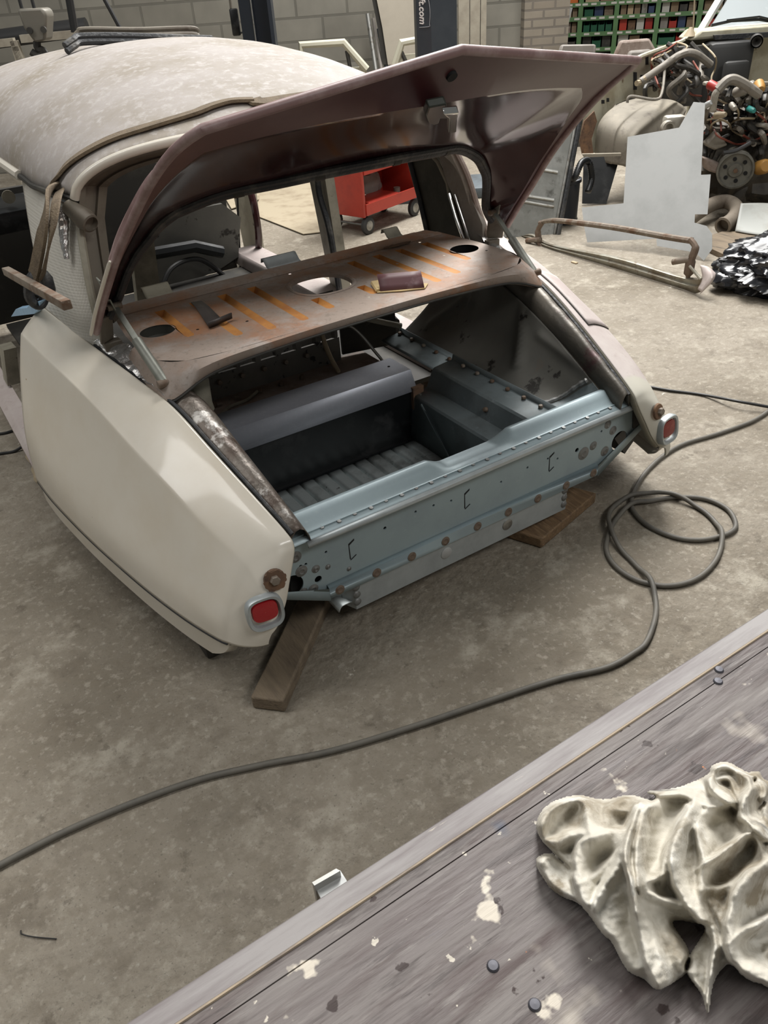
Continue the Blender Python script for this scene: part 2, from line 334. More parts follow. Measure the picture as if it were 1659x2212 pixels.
# --- rear wings
FST = [  # stations: inner edge, top, crease a, crease b, side, side, bottom (left side, x negative)
 [(-.815, 1.06, .752), (-.85, 1.065, .725), (-.888, 1.07, .69), (-.902, 1.07, .665), (-.945, 1.07, .53), (-.985, 1.065, .36), (-1.0, 1.06, .20)],
 [(-.768, .92, .698), (-.81, .925, .685), (-.862, .93, .655), (-.878, .93, .632), (-.930, .93, .50), (-.978, .93, .34), (-.990, .92, .20)],
 [(-.731, .76, .667), (-.775, .765, .658), (-.836, .77, .630), (-.853, .77, .607), (-.908, .77, .47), (-.958, .77, .32), (-.970, .76, .20)],
 [(-.697, .593, .642), (-.742, .60, .633), (-.812, .61, .602), (-.830, .61, .577), (-.884, .61, .44), (-.932, .61, .30), (-.946, .60, .20)],
 [(-.664, .43, .612), (-.712, .435, .603), (-.785, .44, .556), (-.805, .44, .529), (-.856, .44, .40), (-.902, .435, .29), (-.915, .43, .20)],
 [(-.638, .263, .552), (-.688, .268, .545), (-.758, .275, .510), (-.778, .275, .483), (-.824, .27, .38), (-.866, .265, .28), (-.880, .26, .20)],
 [(-.610, .105, .488), (-.660, .112, .484), (-.728, .125, .457), (-.750, .125, .430), (-.792, .12, .35), (-.828, .115, .27), (-.842, .11, .20)],
 [(-.587, -.02, .432), (-.632, -.01, .434), (-.695, .012, .412), (-.718, .012, .388), (-.762, .008, .32), (-.796, .004, .26), (-.806, .00, .20)],
 [(-.584, -.046, .408), (-.628, -.043, .408), (-.684, -.03, .385), (-.704, -.028, .362), (-.742, -.028, .305), (-.772, -.03, .25), (-.786, -.034, .195)],
 [(-.595, -.055, .378), (-.635, -.062, .375), (-.682, -.062, .352), (-.700, -.060, .332), (-.730, -.055, .285), (-.754, -.055, .24), (-.768, -.056, .192)],
 [(-.618, -.066, .330), (-.650, -.078, .325), (-.684, -.079, .312), (-.698, -.077, .298), (-.720, -.073, .265), (-.738, -.071, .228), (-.748, -.071, .19)],
 [(-.642, -.077, .280), (-.664, -.088, .275), (-.686, -.090, .266), (-.696, -.089, .258), (-.710, -.086, .236), (-.722, -.084, .212), (-.727, -.083, .19)],
 [(-.672, -.086, .240), (-.680, -.093, .235), (-.688, -.096, .230), (-.694, -.096, .225), (-.700, -.094, .214), (-.705, -.092, .202), (-.707, -.090, .192)]]
NS, NT = 78, 34
FGRID = loft(FST, NS, NT)
def two_tone(name, c1, c2):   # primed front, cream painted tail
    m = mat(name, c1, .6, 0, [((.56, .51, .48), 6, .4, .7), ((.40, .33, .31), 30, .55, .75)]); nt = m.node_tree; N = nt.nodes; L = nt.links; b = N['Principled BSDF']
    old = b.inputs['Base Color'].links[0].from_socket
    tc = N.new('ShaderNodeTexCoord'); sp = N.new('ShaderNodeSeparateXYZ'); L.new(tc.outputs['Object'], sp.inputs[0])
    mr = N.new('ShaderNodeMapRange'); mr.inputs[1].default_value = -.972; mr.inputs[2].default_value = -.985; L.new(sp.outputs['Y'], mr.inputs[0])
    mx = N.new('ShaderNodeMix'); mx.data_type = 'RGBA'; L.new(mr.outputs[0], mx.inputs[0]); L.new(old, mx.inputs[6]); mx.inputs[7].default_value = (*c2, 1); L.new(mx.outputs[2], b.inputs['Base Color'])
    return m
M['twotone'] = two_tone('primed_wing', (.47, .405, .385), (.52, .50, .43))
def rear_wing(side):
    f = mir if side > 0 else (lambda p: V(p))
    g = G(); g.grid([[f(p) for p in r] for r in FGRID])
    w_ = g.make('rear_wing', M['twotone'] if side > 0 else M['white'], CAR, solid=.006, off=0, ang=60)
    w_['label'] = 'right rear wing, pinkish primer with cream tail' if side > 0 else 'left rear wing in glossy cream paint'
    # inward flange along the inner edge
    g = G(); ed = [f(FGRID[i][0]) for i in range(NS+1)]
    g.grid([ed, [p+V((0, .006, -.008)) for p in ed], [p+V((0, .018, -.013)) for p in ed]])
    g.make('wing_flange', M['creamdk'], w_, solid=.002)
    # reflector in an aluminium bezel
    n = V((-.13, -.97, .16)).normalized(); c = f(V((-.700, -.092, .290))); n = V((n.x*(-1 if side > 0 else 1), n.y, n.z))
    ax = n.cross(ZZ).normalized(); 
    up = ax.cross(n).normalized()
    def rr(a, b, e=3.2): return [(math.copysign(abs(math.cos(t))**(2/e), math.cos(t))*a, math.copysign(abs(math.sin(t))**(2/e), math.sin(t))*b) for t in [2*math.pi*k/40 for k in range(40)]]
    def ring(a, b, h): return [c+ax*x+up*z+n*h for x, z in rr(a, b)]
    g = G(); g.grid([ring(.046, .046, -.012), ring(.046, .046, .002), ring(.043, .043, .008), ring(.037, .036, .006), ring(.0345, .032, -.004)], closed=True)
    bz = g.make('reflector_bezel', M['galv'], w_, ang=50)
    g = G(); c2 = c+up*.004; g.grid([[c2+ax*x*q+up*z*q+n*h for x, z in rr(.033, .027)] for q, h in ((1, -.003), (.93, .003), (.5, .0045), (.01, .005))], closed=True)
    o = g.make('reflector', M['red_lens'] if side < 0 else M['darkred'], w_, ang=60); o['label'] = 'red reflector' if side < 0 else 'faded dark red reflector'
    # wing bolt with its washer
    c = f(V((-.657, -.077, .362))); n = V((-.18*(-side if 0 else 1)*(1 if side < 0 else -1), -.95, .25)).normalized()
    g = G(); g.lathe(c, n, [(0.0, .004), (.019, .004), (.024, .002), (.026, -.004)], 22)
    wsh = g.make('wing_bolt', M['rust'], w_)
    g = G(); g.lathe(c, n, [(0.0, .016), (.010, .0155), (.0125, .013), (.0125, .003)], 6)
    g.make('bolt_head', M['rusty_steel'], w_, ang=20)
    return w_
WL = rear_wing(-1); WR = rear_wing(1)
# rust bloom round the left bolt
g = G(); c = V((-.657, -.0785, .360)); n = V((-.18, -.95, .25)).normalized(); a = n.cross(ZZ).normalized(); b_ = a.cross(n)
pts = []
for k in range(44):
    t = 2*math.pi*k/44; r = .027+.006*noise.noise(V((math.cos(t)*3.4, math.sin(t)*3.4, 3))); pts.append(c+a*math.cos(t)*r+b_*math.sin(t)*r)
g.slab(pts, n*.004); g.make('rust_bloom', M['rust'], WL)
# fuel flap on the right wing
def fpatch(s0, s1, t0, t1, lift, ns=12, nt=8):
    rows = []
    for i in range(ns+1):
        r = []
        for j in range(nt+1):
            s = (s0+(s1-s0)*i/ns); t = (t0+(t1-t0)*j/nt); i0, j0 = int(s), int(t); i1, j1 = min(i0+1, NS), min(j0+1, NT); u, v = s-i0, t-j0
            p = FGRID[i0][j0].lerp(FGRID[i0][j1], v).lerp(FGRID[i1][j0].lerp(FGRID[i1][j1], v), u)
            r.append(mir(p)+V((.0, 0, lift)))
        rows.append(r)
    return rows
rows = fpatch(21.5, 33.5, 3.2, 14, .005)
g = G(); g.grid(rows); fl_ = g.make('fuel_flap', M['pink'], WR, solid=.004, off=1)
ed = rows[0]+[r[-1] for r in rows[1:]]+rows[-1][::-1][1:]+[r[0] for r in rows[::-1][1:]]
g = G(); g.tube(ed, .0022, 6); g.make('flap_gap', M['grime'], WR)
# lower spat band below the left and right wings
for s in (-1, 1):
    f = mir if s > 0 else (lambda p: V(p))
    bt = [FGRID[i][NT] for i in range(0, 52)]
    g = G(); n = len(bt)
    g.grid([[f(p+V((.010, 0, .012))) for p in bt]] + [[f(p+V((.004-.002*q+.03*max(0, q-.85)/.15, .0, -.006-.085*q*min(1, (n-i)/9)))) for i, p in enumerate(bt)] for q in (.0, .35, .7, .85, 1)])
    g.make('wing_spat', M['white'], CAR, solid=.004)
    g = G(); g.tube([f(p+V((.0, 0, -.004))) for p in bt], .0045, 8); g.make('spat_seal', M['seal'], CAR)
GUT = {}
# --- gutters: the body seam between wing and boot opening
def gut_path(off, dz, y0=.97, y1=-.012, n=60):
    out = []
    for i in range(NS+1):
        p = FGRID[i][0]
        if y1-.02 <= p.y <= y0 and p.z > .40: out.append(p+V((off, 0, dz)))
    return resample(out, n)
for s in (-1, 1):
    f = mir if s > 0 else (lambda p: V(p))
    rows = []
    for k, (a, dz) in enumerate([(.004, -.045), (.010, -.016), (.024, .000), (.040, .003), (.056, -.006), (.068, -.026), (.076, -.06)]):
        a = a*(1.45 if s < 0 and k > 1 else 1)
        pts = gut_path(a, dz)
        n = len(pts)-1
        rows.append([f(V((p.x-(a-.004)*(.45 if i > n*.5 else 0)*max(0, i/n-.5)*2, p.y, p.z))) for i, p in enumerate(pts)])
    rows = [[p+V((0, 0, .004*noise.noise(p*26) if 0 < k < 5 else 0)) for p in r] for k, r in enumerate(rows)]
    GUT[s] = rows[-1]
    g = G(); g.grid(rows); o = g.make('boot_gutter', M['gutter'] if s < 0 else M['gutterw'], CAR, solid=.002, ang=70)
    g = G(); g.tube([f(p) for p in gut_path(.012, -.004)], .0055, 8); g.make('gutter_seal', M['seal'], o)
# crumpled silver tape on the left shelf corner and beside the right hinge
for s, y0, y1 in ((-1, .85, .50), (1, .92, .66)):
    f = mir if s > 0 else (lambda p: V(p))
    st = gut_path(.006, .004, y0, y1, 26); st2 = gut_path(.062, .020, y0, y1, 26)
    rows = [[f(a.lerp(b, k/10))+ZZ*(.010*noise.noise(a.lerp(b, k/10)*38)+.004) for a, b in zip(st, st2)] for k in range(11)]
    g = G(); g.grid(rows); g.make('tape_patch', M['tape'], CAR, ang=25)
# --- inner wings of the boot
def inner_wing(s):
    f = mir if s > 0 else (lambda p: V(p))
    top = [mir(p) if s > 0 else V(p) for p in resample(GUT[s], 40)]
    rows = []
    for i, p in enumerate(top):
        q = i/40; y = 1.0*(1-q)+.075*q
        b = V((-.42-.02*q if s > 0 else p.x-.035, y, .335+.01*q)); top_p = V((p.x, max(p.y, y-.09), p.z))
        e_ = 1 if s > 0 else 0; m1 = b.lerp(top_p, .35)+V((-.035*(1-q*.6)*e_, 0, -.01)); m2 = b.lerp(top_p, .7)+V((-.030*(1-q*.6)*e_, 0, .0))
        rows.append([b, m1, m2, top_p])
    gr = loft(rows, 70, 24)
    def bump(p):
        d = 0
        for (y0, z0, y1, z1) in ((.50, .60, .40, .40), (.36, .50, .16, .46), (.30, .57, .24, .49), (.78, .62, .75, .5), (.9, .4, .8, .5)):
            ab = (y1-y0, z1-z0); t = ((p.y-y0)*ab[0]+(p.z-z0)*ab[1])/(ab[0]**2+ab[1]**2); t = max(0, min(1, t))
            dd = math.hypot(p.y-y0-t*ab[0], p.z-z0-t*ab[1]); d += .018*math.exp(-(dd/.015)**2)
        return d
    gr = [[f(V((p.x+bump(p)*min(1, (24-j)/7), p.y, p.z))) for j, p in enumerate(r)] for r in gr]
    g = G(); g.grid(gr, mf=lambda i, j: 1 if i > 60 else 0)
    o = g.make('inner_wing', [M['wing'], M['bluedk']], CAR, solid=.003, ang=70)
    # welded repair seam
    g = G(); g.tube([p+V((-s*.004, 0, .002)) for p in gr[60][1:23]], [.007+.004*random.random() for _ in range(22)], 7); g.make('weld_seam', M['scorch'], o)
    return o
inner_wing(1); inner_wing(-1)
# --- boot floor, steps, bulkhead, cross beam
g = G(); rows = []
for i in range(209):
    x = -.46+.70*i/208; ph = (x+.46)/.70*13; z = .082+.018*(1-(2*abs((ph % 1)-.5))**5)
    rows.append([V((x, .012, z)), V((x, .08, z)), V((x, .60, z)), V((x, .66, .090))])
g.grid(rows); g.make('boot_floor', M['ribs'], CAR, solid=.003, ang=70)
g = G(); g.box((-.11, .664, .19), (.72, .008, .22)); g.box((-.11, .655, .097), (.70, .02, .008)); g.make('boot_bulkhead', M['black'], CAR)
g = G(); bp = [(.652, .286), (.690, .352), (.822, .352), (.830, .30)]
g.grid([[V((-.56, y, z)), V((.262, y, z))] for y, z in bp]); g.face([V((.262, y, z)) for y, z in bp])
bm_ = g.make('cross_beam', M['beam'], CAR, solid=.003, ang=20)
g = G(); g.cyl((.215, .76, .3525), (.215, .76, .3535), .005, 14); g.make('beam_hole', M['dark'], bm_)
for s in (-1, 1):
    f = mir if s < 0 else (lambda p: V(p))
    g = G(); pr = [(.235, .085), (.245, .262), (.250, .268), (.300, .274), (.312, .280), (.338, .338), (.345, .343), (.425, .352), (.43, .372)]
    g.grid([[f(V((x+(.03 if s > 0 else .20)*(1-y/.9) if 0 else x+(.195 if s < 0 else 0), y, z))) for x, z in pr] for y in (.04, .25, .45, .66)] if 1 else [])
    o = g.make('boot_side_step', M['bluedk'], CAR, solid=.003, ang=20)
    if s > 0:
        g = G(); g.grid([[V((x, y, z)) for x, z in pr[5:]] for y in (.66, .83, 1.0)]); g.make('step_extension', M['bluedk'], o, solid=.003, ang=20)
        g = G(); g.grid([[V((.232, .57, .25)), V((.226, .545, .25))], [V((.226, .40, .10)), V((.222, .38, .10))]]); 
        g.tube([V((.243, .60, .255)), V((.238, .42, .11))], .006, 8); g.make('step_rib', M['bluedk'], o)
        for i in range(12):
            y = .10+.88*i/11
            g = G(); g.lathe((.412, y, .356), (-.1, 0, 1), [(.0001, .008), (.006, .0075), (.008, .004), (.008, 0)], 12); g.make('bolt', M['rusty_steel'], o)
        g = G(); g.lathe((.322, .34, .312), (-.8, 0, .4), [(.0001, .012), (.007, .011), (.009, .004), (.009, 0)], 10); g.make('bolt', M['rusty_steel'], o)
        g = G(); g.box((.262, .655, .20), (.045, .02, .20)); g.make('corner_flange', M['rust'], o)
        for k in range(5):
            g = G(); g.lathe((.265, .643, .125+.036*k), (0, -1, 0), [(.0001, .008), (.006, .007), (.007, 0)], 10); g.make('bolt', M['steel'], o)
# tank ledge and seat back panel beyond the beam
g = G(); g.box((-.14, .95, .285), (.86, .26, .01)); led = g.make('tank_ledge', M['primer'], CAR)
g = G(); rows = []
for i in range(81):
    x = -.56+.74*i/80; ph = (x+.56)/.74*9; d = .012*(1 if (ph % 1) > .72 else 0)
    rows.append([V((x, 1.06-d, .385)), V((x, 1.06-d, .545)), V((x, 1.062, .565))])
g.grid(rows); g.grid([[V((-.56, 1.05, .29)), V((.18, 1.05, .29))], [V((-.56, 1.05, .385)), V((.18, 1.05, .385))]])
sb = g.make('seat_back_panel', M['grime'] if 0 else mat('spotted_grey_panel', (.15, .145, .13), .55, 0, [((.02, .02, .02), 26, .60, .63), ((.20, .19, .17), 5, .5, .7)]), CAR, ang=20)
for i in range(8):
    for dx, y, z, n in ((0, 1.044, .355, (0, -1, .2)), (.04, 1.0, .292, (0, -.1, 1))):
        if dx and i > 5: continue
        g = G(); g.lathe((-.50+.088*i+dx, y, z), n, [(.0001, .016), (.008, .015), (.010, .010), (.010, 0)], 8); g.make('bolt', M['rusty_steel'], sb if not dx else led)
g = G(); g.tube(spline([(-.40, .90, .292), (-.34, .95, .297), (-.27, .96, .297), (-.22, .99, .296), (-.20, 1.0, .30)], 20), .006, 8); g.make('brake_pipe', M['creamdk'], led)
# pipes and a bracket at the right end of the tank ledge
g = G()
g.tube(spline([(.30, 1.02, .42), (.24, 1.03, .50), (.16, 1.03, .505), (.05, 1.02, .47)], 24), .014, 10)
g.make('flexible_hose', M['hose_dark'], led)
g = G(); g.tube(spline([(.10, 1.02, .48), (.085, 1.0, .43), (.09, .97, .36), (.11, .95, .295)], 20), .009, 9); g.make('supply_pipe', M['wire_tan'], led)
g = G(); g.tube(spline([(.16, 1.02, .50), (.30, .98, .44), (.40, .95, .40)], 16), .011, 9); g.make('supply_pipe', M['creamdk'], led)
g = G(); g.tube(spline([(.12, 1.03, .45), (.20, .98, .44), (.27, .93, .33), (.28, .90, .30)], 20), .006, 8); g.make('brake_pipe', M['steel'], led)
g = G(); g.slab([V((.20, 1.07, .47)), V((.42, 1.02, .45)), V((.42, 1.02, .30)), V((.20, 1.07, .30))], (0, .01, 0)); g.make('ledge_end_plate', M['grime'], led)
g = G(); g.slab([PY(*p, 1.05) for p in ((786, 690), (800, 684), (850, 686), (864, 692), (866, 715), (874, 730), (858, 733), (838, 712), (826, 704), (826, 716), (800, 712))], (.0, .03, .01)); g.make('pedal_bracket', M['black'], led, bev=.004)
# --- rear panel
def circ(x, z, r, y=0.0, n=24): return [V((x+math.cos(2*math.pi*k/n)*r, y, z+math.sin(2*math.pi*k/n)*r)) for k in range(n)]
outl = [V((x, 0, z)) for x, z in ((-.72, .275), (-.49, .160), (.49, .165), (.72, .272), (.715, .36), (.60, .392), (-.60, .392), (-.69, .37))]
holes = [circ(-.588, .250, .034), circ(.588, .250, .034), circ(-.512, .236, .0105), circ(.40, .285, .0075), circ(.35, .19, .0065)]
for x, z, r in ((-.555, .30, .005), (-.54, .30, .004), (.50, .315, .004), (.52, .325, .005), (-.30, .305, .005), (-.20, .315, .004), (-.14, .31, .004), (-.08, .30, .004), (.10, .29, .004), (.20, .30, .004), (.28, .30, .004), (-.48, .31, .004), (.32, .285, .004)):
    holes.append(circ(x, z, r, n=10))
g = G(); g.slab(outl, (0, .004, 0), holes); RP = g.make('rear_panel', M['blue'], CAR, ang=30)
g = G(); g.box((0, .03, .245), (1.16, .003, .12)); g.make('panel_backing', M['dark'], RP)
# embossed slots
for x in (-.40, -.02, .30):
    g = G(); pts = [V((x-.012, -.001, .30)), V((x+.004, -.001, .31)), V((x+.004, -.001, .315)), V((x-.014, -.001, .305)), V((x-.014, -.001, .255)), V((x-.011, -.001, .255))]
    g.slab(pts, (0, .002, 0)); g.tube([V((x+.006, -.001, .262)), V((x-.012, -.001, .252))], .0012, 5); g.make('slot_outline', M['dark'], RP)
# folded top rail with its lowered middle
def rail_dip(x): 
    a = max(0, min(1, (x+.12)/.06)); b = max(0, min(1, (.17-x)/.06)); return .030*min(a, b)
g = G(); rows = []
for i in range(121):
    x = -.585+1.19*i/120; d = rail_dip(x)
    pr = [(.088, .372), (.080, .400-d*.5), (.068, .416-d), (.052, .418-d*1.0), (.034, .405-d*.6), (.018, .394), (.004, .389), (-.022, .384)]
    rows.append([V((x, y, z)) for y, z in pr])
g.grid(rows); g.make('boot_sill_rail', M['blue'], RP, solid=.003, ang=50)
g = G(); g.grid([[V((x, y, z)) for y, z in ((-.020, .384), (-.026, .386), (-.034, .381), (-.035, .372), (-.030, .370))] for x in (-.54, 0, .615)]); g.make('sill_lip', M['galv'], RP, solid=.0025)
for i in range(24):
    x = -.53+1.1*i/23
    g = G(); g.lathe((x, -.004+.004*(i % 2), .3895), (0, -.15, 1), [(.0001, .002), (.0055, .0018), (.006, 0)], 10); g.make('spot_weld', M['scorch'], RP)
for x, z, r in ((-.60, .352, .016), (-.565, .335, .017), (-.555, .285, .017), (-.515, .272, .012), (-.48, .262, .008), (-.56, .215, .015), (-.53, .212, .015), (-.42, .225, .007), (.525, .33, .014), (.552, .30, .015), (.47, .275, .015), (.43, .262, .022), (.525, .235, .017)):
    g = G(); g.lathe((x, -.0005, z), (0, -1, 0), [(.0001, .0022), (r*.35, .0022), (r*.45, .0034), (r*.6, .0020), (r, .0003), (r, -.0005)], 18); g.make('weld_mark', M['scorch'], RP)
# lower flange and box section
g = G(); g.grid([[V((x, y, z)) for y, z in ((-.001, .206), (-.012, .200), (-.013, .166), (.004, .158))] for x in (-.49, 0, .49)])
g.grid([[V((-.49, y, z)) for y, z in ((-.012, .200), (-.013, .160))], [V((-.70, -.004, .285)), V((-.70, -.004, .272))]])
g.grid([[V((.49, y, z)) for y, z in ((-.012, .200), (-.013, .162))], [V((.70, -.004, .30)), V((.70, -.004, .272))]])
g.make('panel_flange', M['blue'], RP, solid=.002, ang=25)
for i in range(9):
    x = -.46+.93*i/8
    g = G(); g.lathe((x, -.0135, .182), (0, -1, .1), [(.0001, .0005), (.005, .0005), (.008, .0018), (.010, .001), (.014, .0001)], 16); g.make('weld_mark', M['scorchrust'], RP)
g = G(); g.slab([V((x, .0, z)) for x, z in ((-.41, .075), (-.41, .168), (.372, .168), (.372, .078))], (0, .30, 0))
g.slab([V((-.41, .0, .075)), V((-.41, .0, .168)), V((-.47, .06, .165)), V((-.44, .06, .08))], (0, .2, 0))
bx = g.make('box_section', M['galv'], RP, ang=20)
for x, m in ((-.10, 'alu'), (.13, 'steel')):
    g = G(); g.lathe((x, -.0005, .125), (0, -1, 0), [(.0001, .003), (.016, .003), (.019, .001), (.019, -.001)], 20); g.make('access_plug', M[m], bx)
for x in (-.405, .367):
    for k in range(3):
        g = G(); g.lathe((x+(.0 if x < 0 else -.004), -.001, .10+.026*k), (0, -1, 0), [(.0001, .005), (.006, .004), (.010, .002), (.012, 0)], 12); g.make('weld_mark', M['scorch'], bx)
# bracket pad at the right end and the dark bump stop below it
g = G(); g.slab([V((x, -.006, z)) for x, z in ((.630, .345), (.700, .335), (.715, .285), (.640, .278))], (0, .005, 0)); g.make('bumper_pad', M['grime'], RP)
g = G(); g.slab([V((x, .03, z)) for x, z in ((.60, .24), (.70, .29), (.70, .20), (.66, .16))], (0, .06, 0)); g.make('bump_stop', M['black'], RP)
g = G(); g.slab([V((x, .03, z)) for x, z in ((-.60, .24), (-.70, .29), (-.70, .20), (-.66, .16))], (0, .06, 0)); g.make('bump_stop', M['black'], RP)
# cream buffer post in the left gutter
g = G(); c = V((-.545, .575, .505)); d = V((.10, .14, 1)).normalized(); x_, y_ = V((1, 0, 0)), V((0, 1, 0)); rows = []
for h, q in ((0, 1.12), (.02, 1.0), (.085, 1.0), (.098, .94), (.104, .75), (.105, .05)):
    rows.append([c+d*h+V((math.cos(2*math.pi*k/28)*.032*q, math.sin(2*math.pi*k/28)*.026*q, 0)) for k in range(28)])
g.grid(rows, closed=True); bf = g.make('boot_buffer', M['creamdk'], CAR, ang=50)
g = G(); g.lathe(c+d*.104, d, [(.0001, .004), (.004, .004), (.005, .001), (.011, .001), (.011, -.001)], 14); g.make('buffer_screw', M['steel'], bf)

# --- parcel shelf
SZ = .695
def shelf_outline():
    fr = [V((-.63, 1.02, SZ)), V((-.56, 1.075, SZ)), V((0, 1.065, SZ)), V((.56, 1.075, SZ)), V((.63, 1.02, SZ))]
    rr_ = [V((.655, .80, SZ)), V((.66, .65, SZ)), V((.64, .56, SZ)), V((.58, .505, SZ)), V((.45, .487, SZ)), V((0, .492, SZ)), V((-.45, .487, SZ)), V((-.58, .505, SZ)), V((-.64, .56, SZ)), V((-.66, .65, SZ)), V((-.655, .80, SZ))]
    return fr+rr_
def slotp(x, y0, y1, w0, w1):
    sg = 1 if x > 0 else -1
    return [V((x-w0, y0, SZ)), V((x+w0, y0, SZ)), V((x+w1, y1+.01, SZ)), V((x+w1*.6, y1, SZ)), V((x-w1*.6, y1, SZ)), V((x-w1, y1+.01, SZ))]
SL = [(s*x, .932, y1) for s in (-1, 1) for x, y1 in ((.505, .664), (.392, .575), (.296, .552), (.191, .55 if s < 0 else .645))]+[(-.084, .69, .582), (.084, .69, .60)]
hs = []
for s in (-1, 1): hs.append([V((s*.567+math.cos(2*math.pi*k/28)*.052, .771+math.sin(2*math.pi*k/28)*.048, SZ)) for k in range(28)])
hs.append([V((math.copysign(abs(math.cos(t))**.85, math.cos(t))*.098, .80+math.copysign(abs(math.sin(t))**.85, math.sin(t))*.098, SZ)) for t in [2*math.pi*k/40 for k in range(40)]])
for x, y0, y1 in SL: hs.append(slotp(x, y0, y1, .016, .014))
for x, y in ((-.62, .97), (-.03, .965), (.30, .80), (.47, .76), (-.33, .66), (.12, .60), (.05, .585), (.25, .60), (.61, .70), (-.47, .70), (.50, .95)): hs.append([V((x+math.cos(2*math.pi*k/8)*.005, y+math.sin(2*math.pi*k/8)*.005, SZ)) for k in range(8)])
g = G(); g.poly(shelf_outline(), hs)
# rolled rear face of the shelf down to the arched lip
cre = spline([V((-.66, .70, SZ)), V((-.655, .60, SZ)), V((-.60, .515, SZ)), V((-.45, .487, SZ)), V((-.2, .49, SZ)), V((0, .492, SZ)), V((.2, .49, SZ)), V((.45, .487, SZ)), V((.60, .515, SZ)), V((.655, .60, SZ)), V((.66, .70, SZ))], 60)
lip = spline([V((-.685, .70, .672)), V((-.686, .58, .640)), V((-.662, .465, .618)), V((-.52, .468, .662)), V((-.28, .470, .677)), V((0, .470, .680)), V((.28, .470, .677)), V((.52, .468, .662)), V((.662, .465, .618)), V((.686, .58, .640)), V((.685, .70, .672))], 60)
mid = [a.lerp(b, .5)+V((0, -.010, .010)) for a, b in zip(cre, lip)]
g.grid([cre, [a.lerp(b, .5) for a, b in zip(cre, mid)], mid, lip, [p+V((0, .012, -.012)) for p in lip]])
SH = g.make('parcel_shelf', M['shelf'], CAR, ang=50)
for x, y0, y1 in SL:
    p = slotp(x, y0, y1, .0162, .0142); g = G()
    def zz(q, e): 
        t = (q.y-y1)/(y0-y1); return q+V((0, 0, -.0015-.019*t**2.5))
    a, b, c, d, e, f_ = p; ml = a.lerp(f_, .5); mr_ = b.lerp(c, .5)
    g.face([a, b, zz(a.lerp(b, .7), 0), zz(a.lerp(b, .3), 0)])
    rows = []
    for k in range(9):
        t = k/8; L_ = a.lerp(f_, t); R_ = b.lerp(c, t); rows.append([L_, zz(L_.lerp(R_, .3), 0), zz(L_.lerp(R_, .7), 0), R_])
    rows.append([f_.lerp(e, .9), e, d, d.lerp(c, .1)])
    g.grid(rows); g.make('shelf_groove', M['orange'], SH, ang=60)
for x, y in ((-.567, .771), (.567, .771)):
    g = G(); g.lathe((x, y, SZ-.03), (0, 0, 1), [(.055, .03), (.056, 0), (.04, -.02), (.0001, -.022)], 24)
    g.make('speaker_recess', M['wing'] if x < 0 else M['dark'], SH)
g = G(); rim = hs[2]; c = V((0, .80, SZ)); g.grid([[c+(p-c)*1.13+ZZ*.001 for p in rim], [c+(p-c)*1.06+ZZ*.0035 for p in rim], [c+(p-c)*1.0+ZZ*.0 for p in rim], [c+(p-c)*.98-ZZ*.012 for p in rim]], closed=True); g.make('opening_rim', M['shelf'], SH)
g = G(); lp = [p+V((0, -.003, -.004)) for p in lip[8:53]]; g.tube(lp, .0035, 6); g.make('lip_seal', M['grime'], SH)
for x, w_, in ((-.455, .045), (.0, .065), (.47, .032)):
    g = G(); pr = [(1.055, SZ+.001), (1.075, SZ+.006), (1.088, SZ+.018), (1.10, SZ+.028), (1.112, SZ+.027), (1.118, SZ+.012)]
    g.grid([[V((x+t*w_, y, z)) for y, z in pr] for t in (-1, -.8, .8, 1)]); g.make('seat_tab', M['galv'] if x == 0 else M['creamdk'], SH, solid=.002)
# raised front strip of the shelf
g = G(); g.grid([[V((-.62, .975, SZ+.001)), V((.62, .975, SZ+.001))], [V((-.62, .985, SZ+.005)), V((.62, .985, SZ+.005))], [V((-.60, 1.055, SZ+.005)), V((.60, 1.055, SZ+.005))], [V((-.60, 1.07, SZ-.03)), V((.60, 1.07, SZ-.03))]]); g.make('shelf_edge_strip', M['shelf'], SH)
# rusty scab near the right end
g = G(); g.slab([V((.41+.06*math.cos(t)+.014*noise.noise(V((t*3, 0, 0))), .965+.012*math.sin(t)+.008*noise.noise(V((0, t*3, 0))), SZ+.0055)) for t in [2*math.pi*k/24 for k in range(24)]], (0, 0, .002)); g.make('rust_scab', M['rust'], SH)

# --- boot lid
OL = [V(p) for p in ((-.742, .745, .745), (-.728, .68, .82), (-.711, .598, .903), (-.691, .518, .987), (-.668, .43, 1.068), (-.640, .30, 1.172), (-.615, .19, 1.245), (-.590, .108, 1.286), (-.575, .086, 1.297))]
def at_arc(): 
    a = spline(OL, 24); b = spline([OL[-1], V((-.36, .055, 1.347)), V((-.18, .049, 1.362)), V((-.03, .046, 1.373)), V((0, .046, 1.374))], 20)[1:]
    return resample(a, 24)[:-1]+resample([a[-1], V((0, .05, 1.373))], 20)
def sym_line(l): return l+[mir(p) for p in l[::-1][1:]]
O_ = sym_line(at_arc())
A_ = [V(p) for p in ((-.705, .775, .765), (-.678, .770, .80), (-.663, .76, .825), (-.646, .738, .866), (-.628, .714, .905), (-.604, .688, .945), (-.574, .669, .977), (-.54, .652, 1.012), (-.495, .636, 1.038))]
A_ = resample(spline(A_, 24), 24)[:-1]+resample(spline([A_[-1], V((-.39, .57, 1.075)), V((-.25, .50, 1.095)), V((-.12, .462, 1.108)), V((0, .45, 1.112))], 20), 20)
A_ = sym_line(A_)
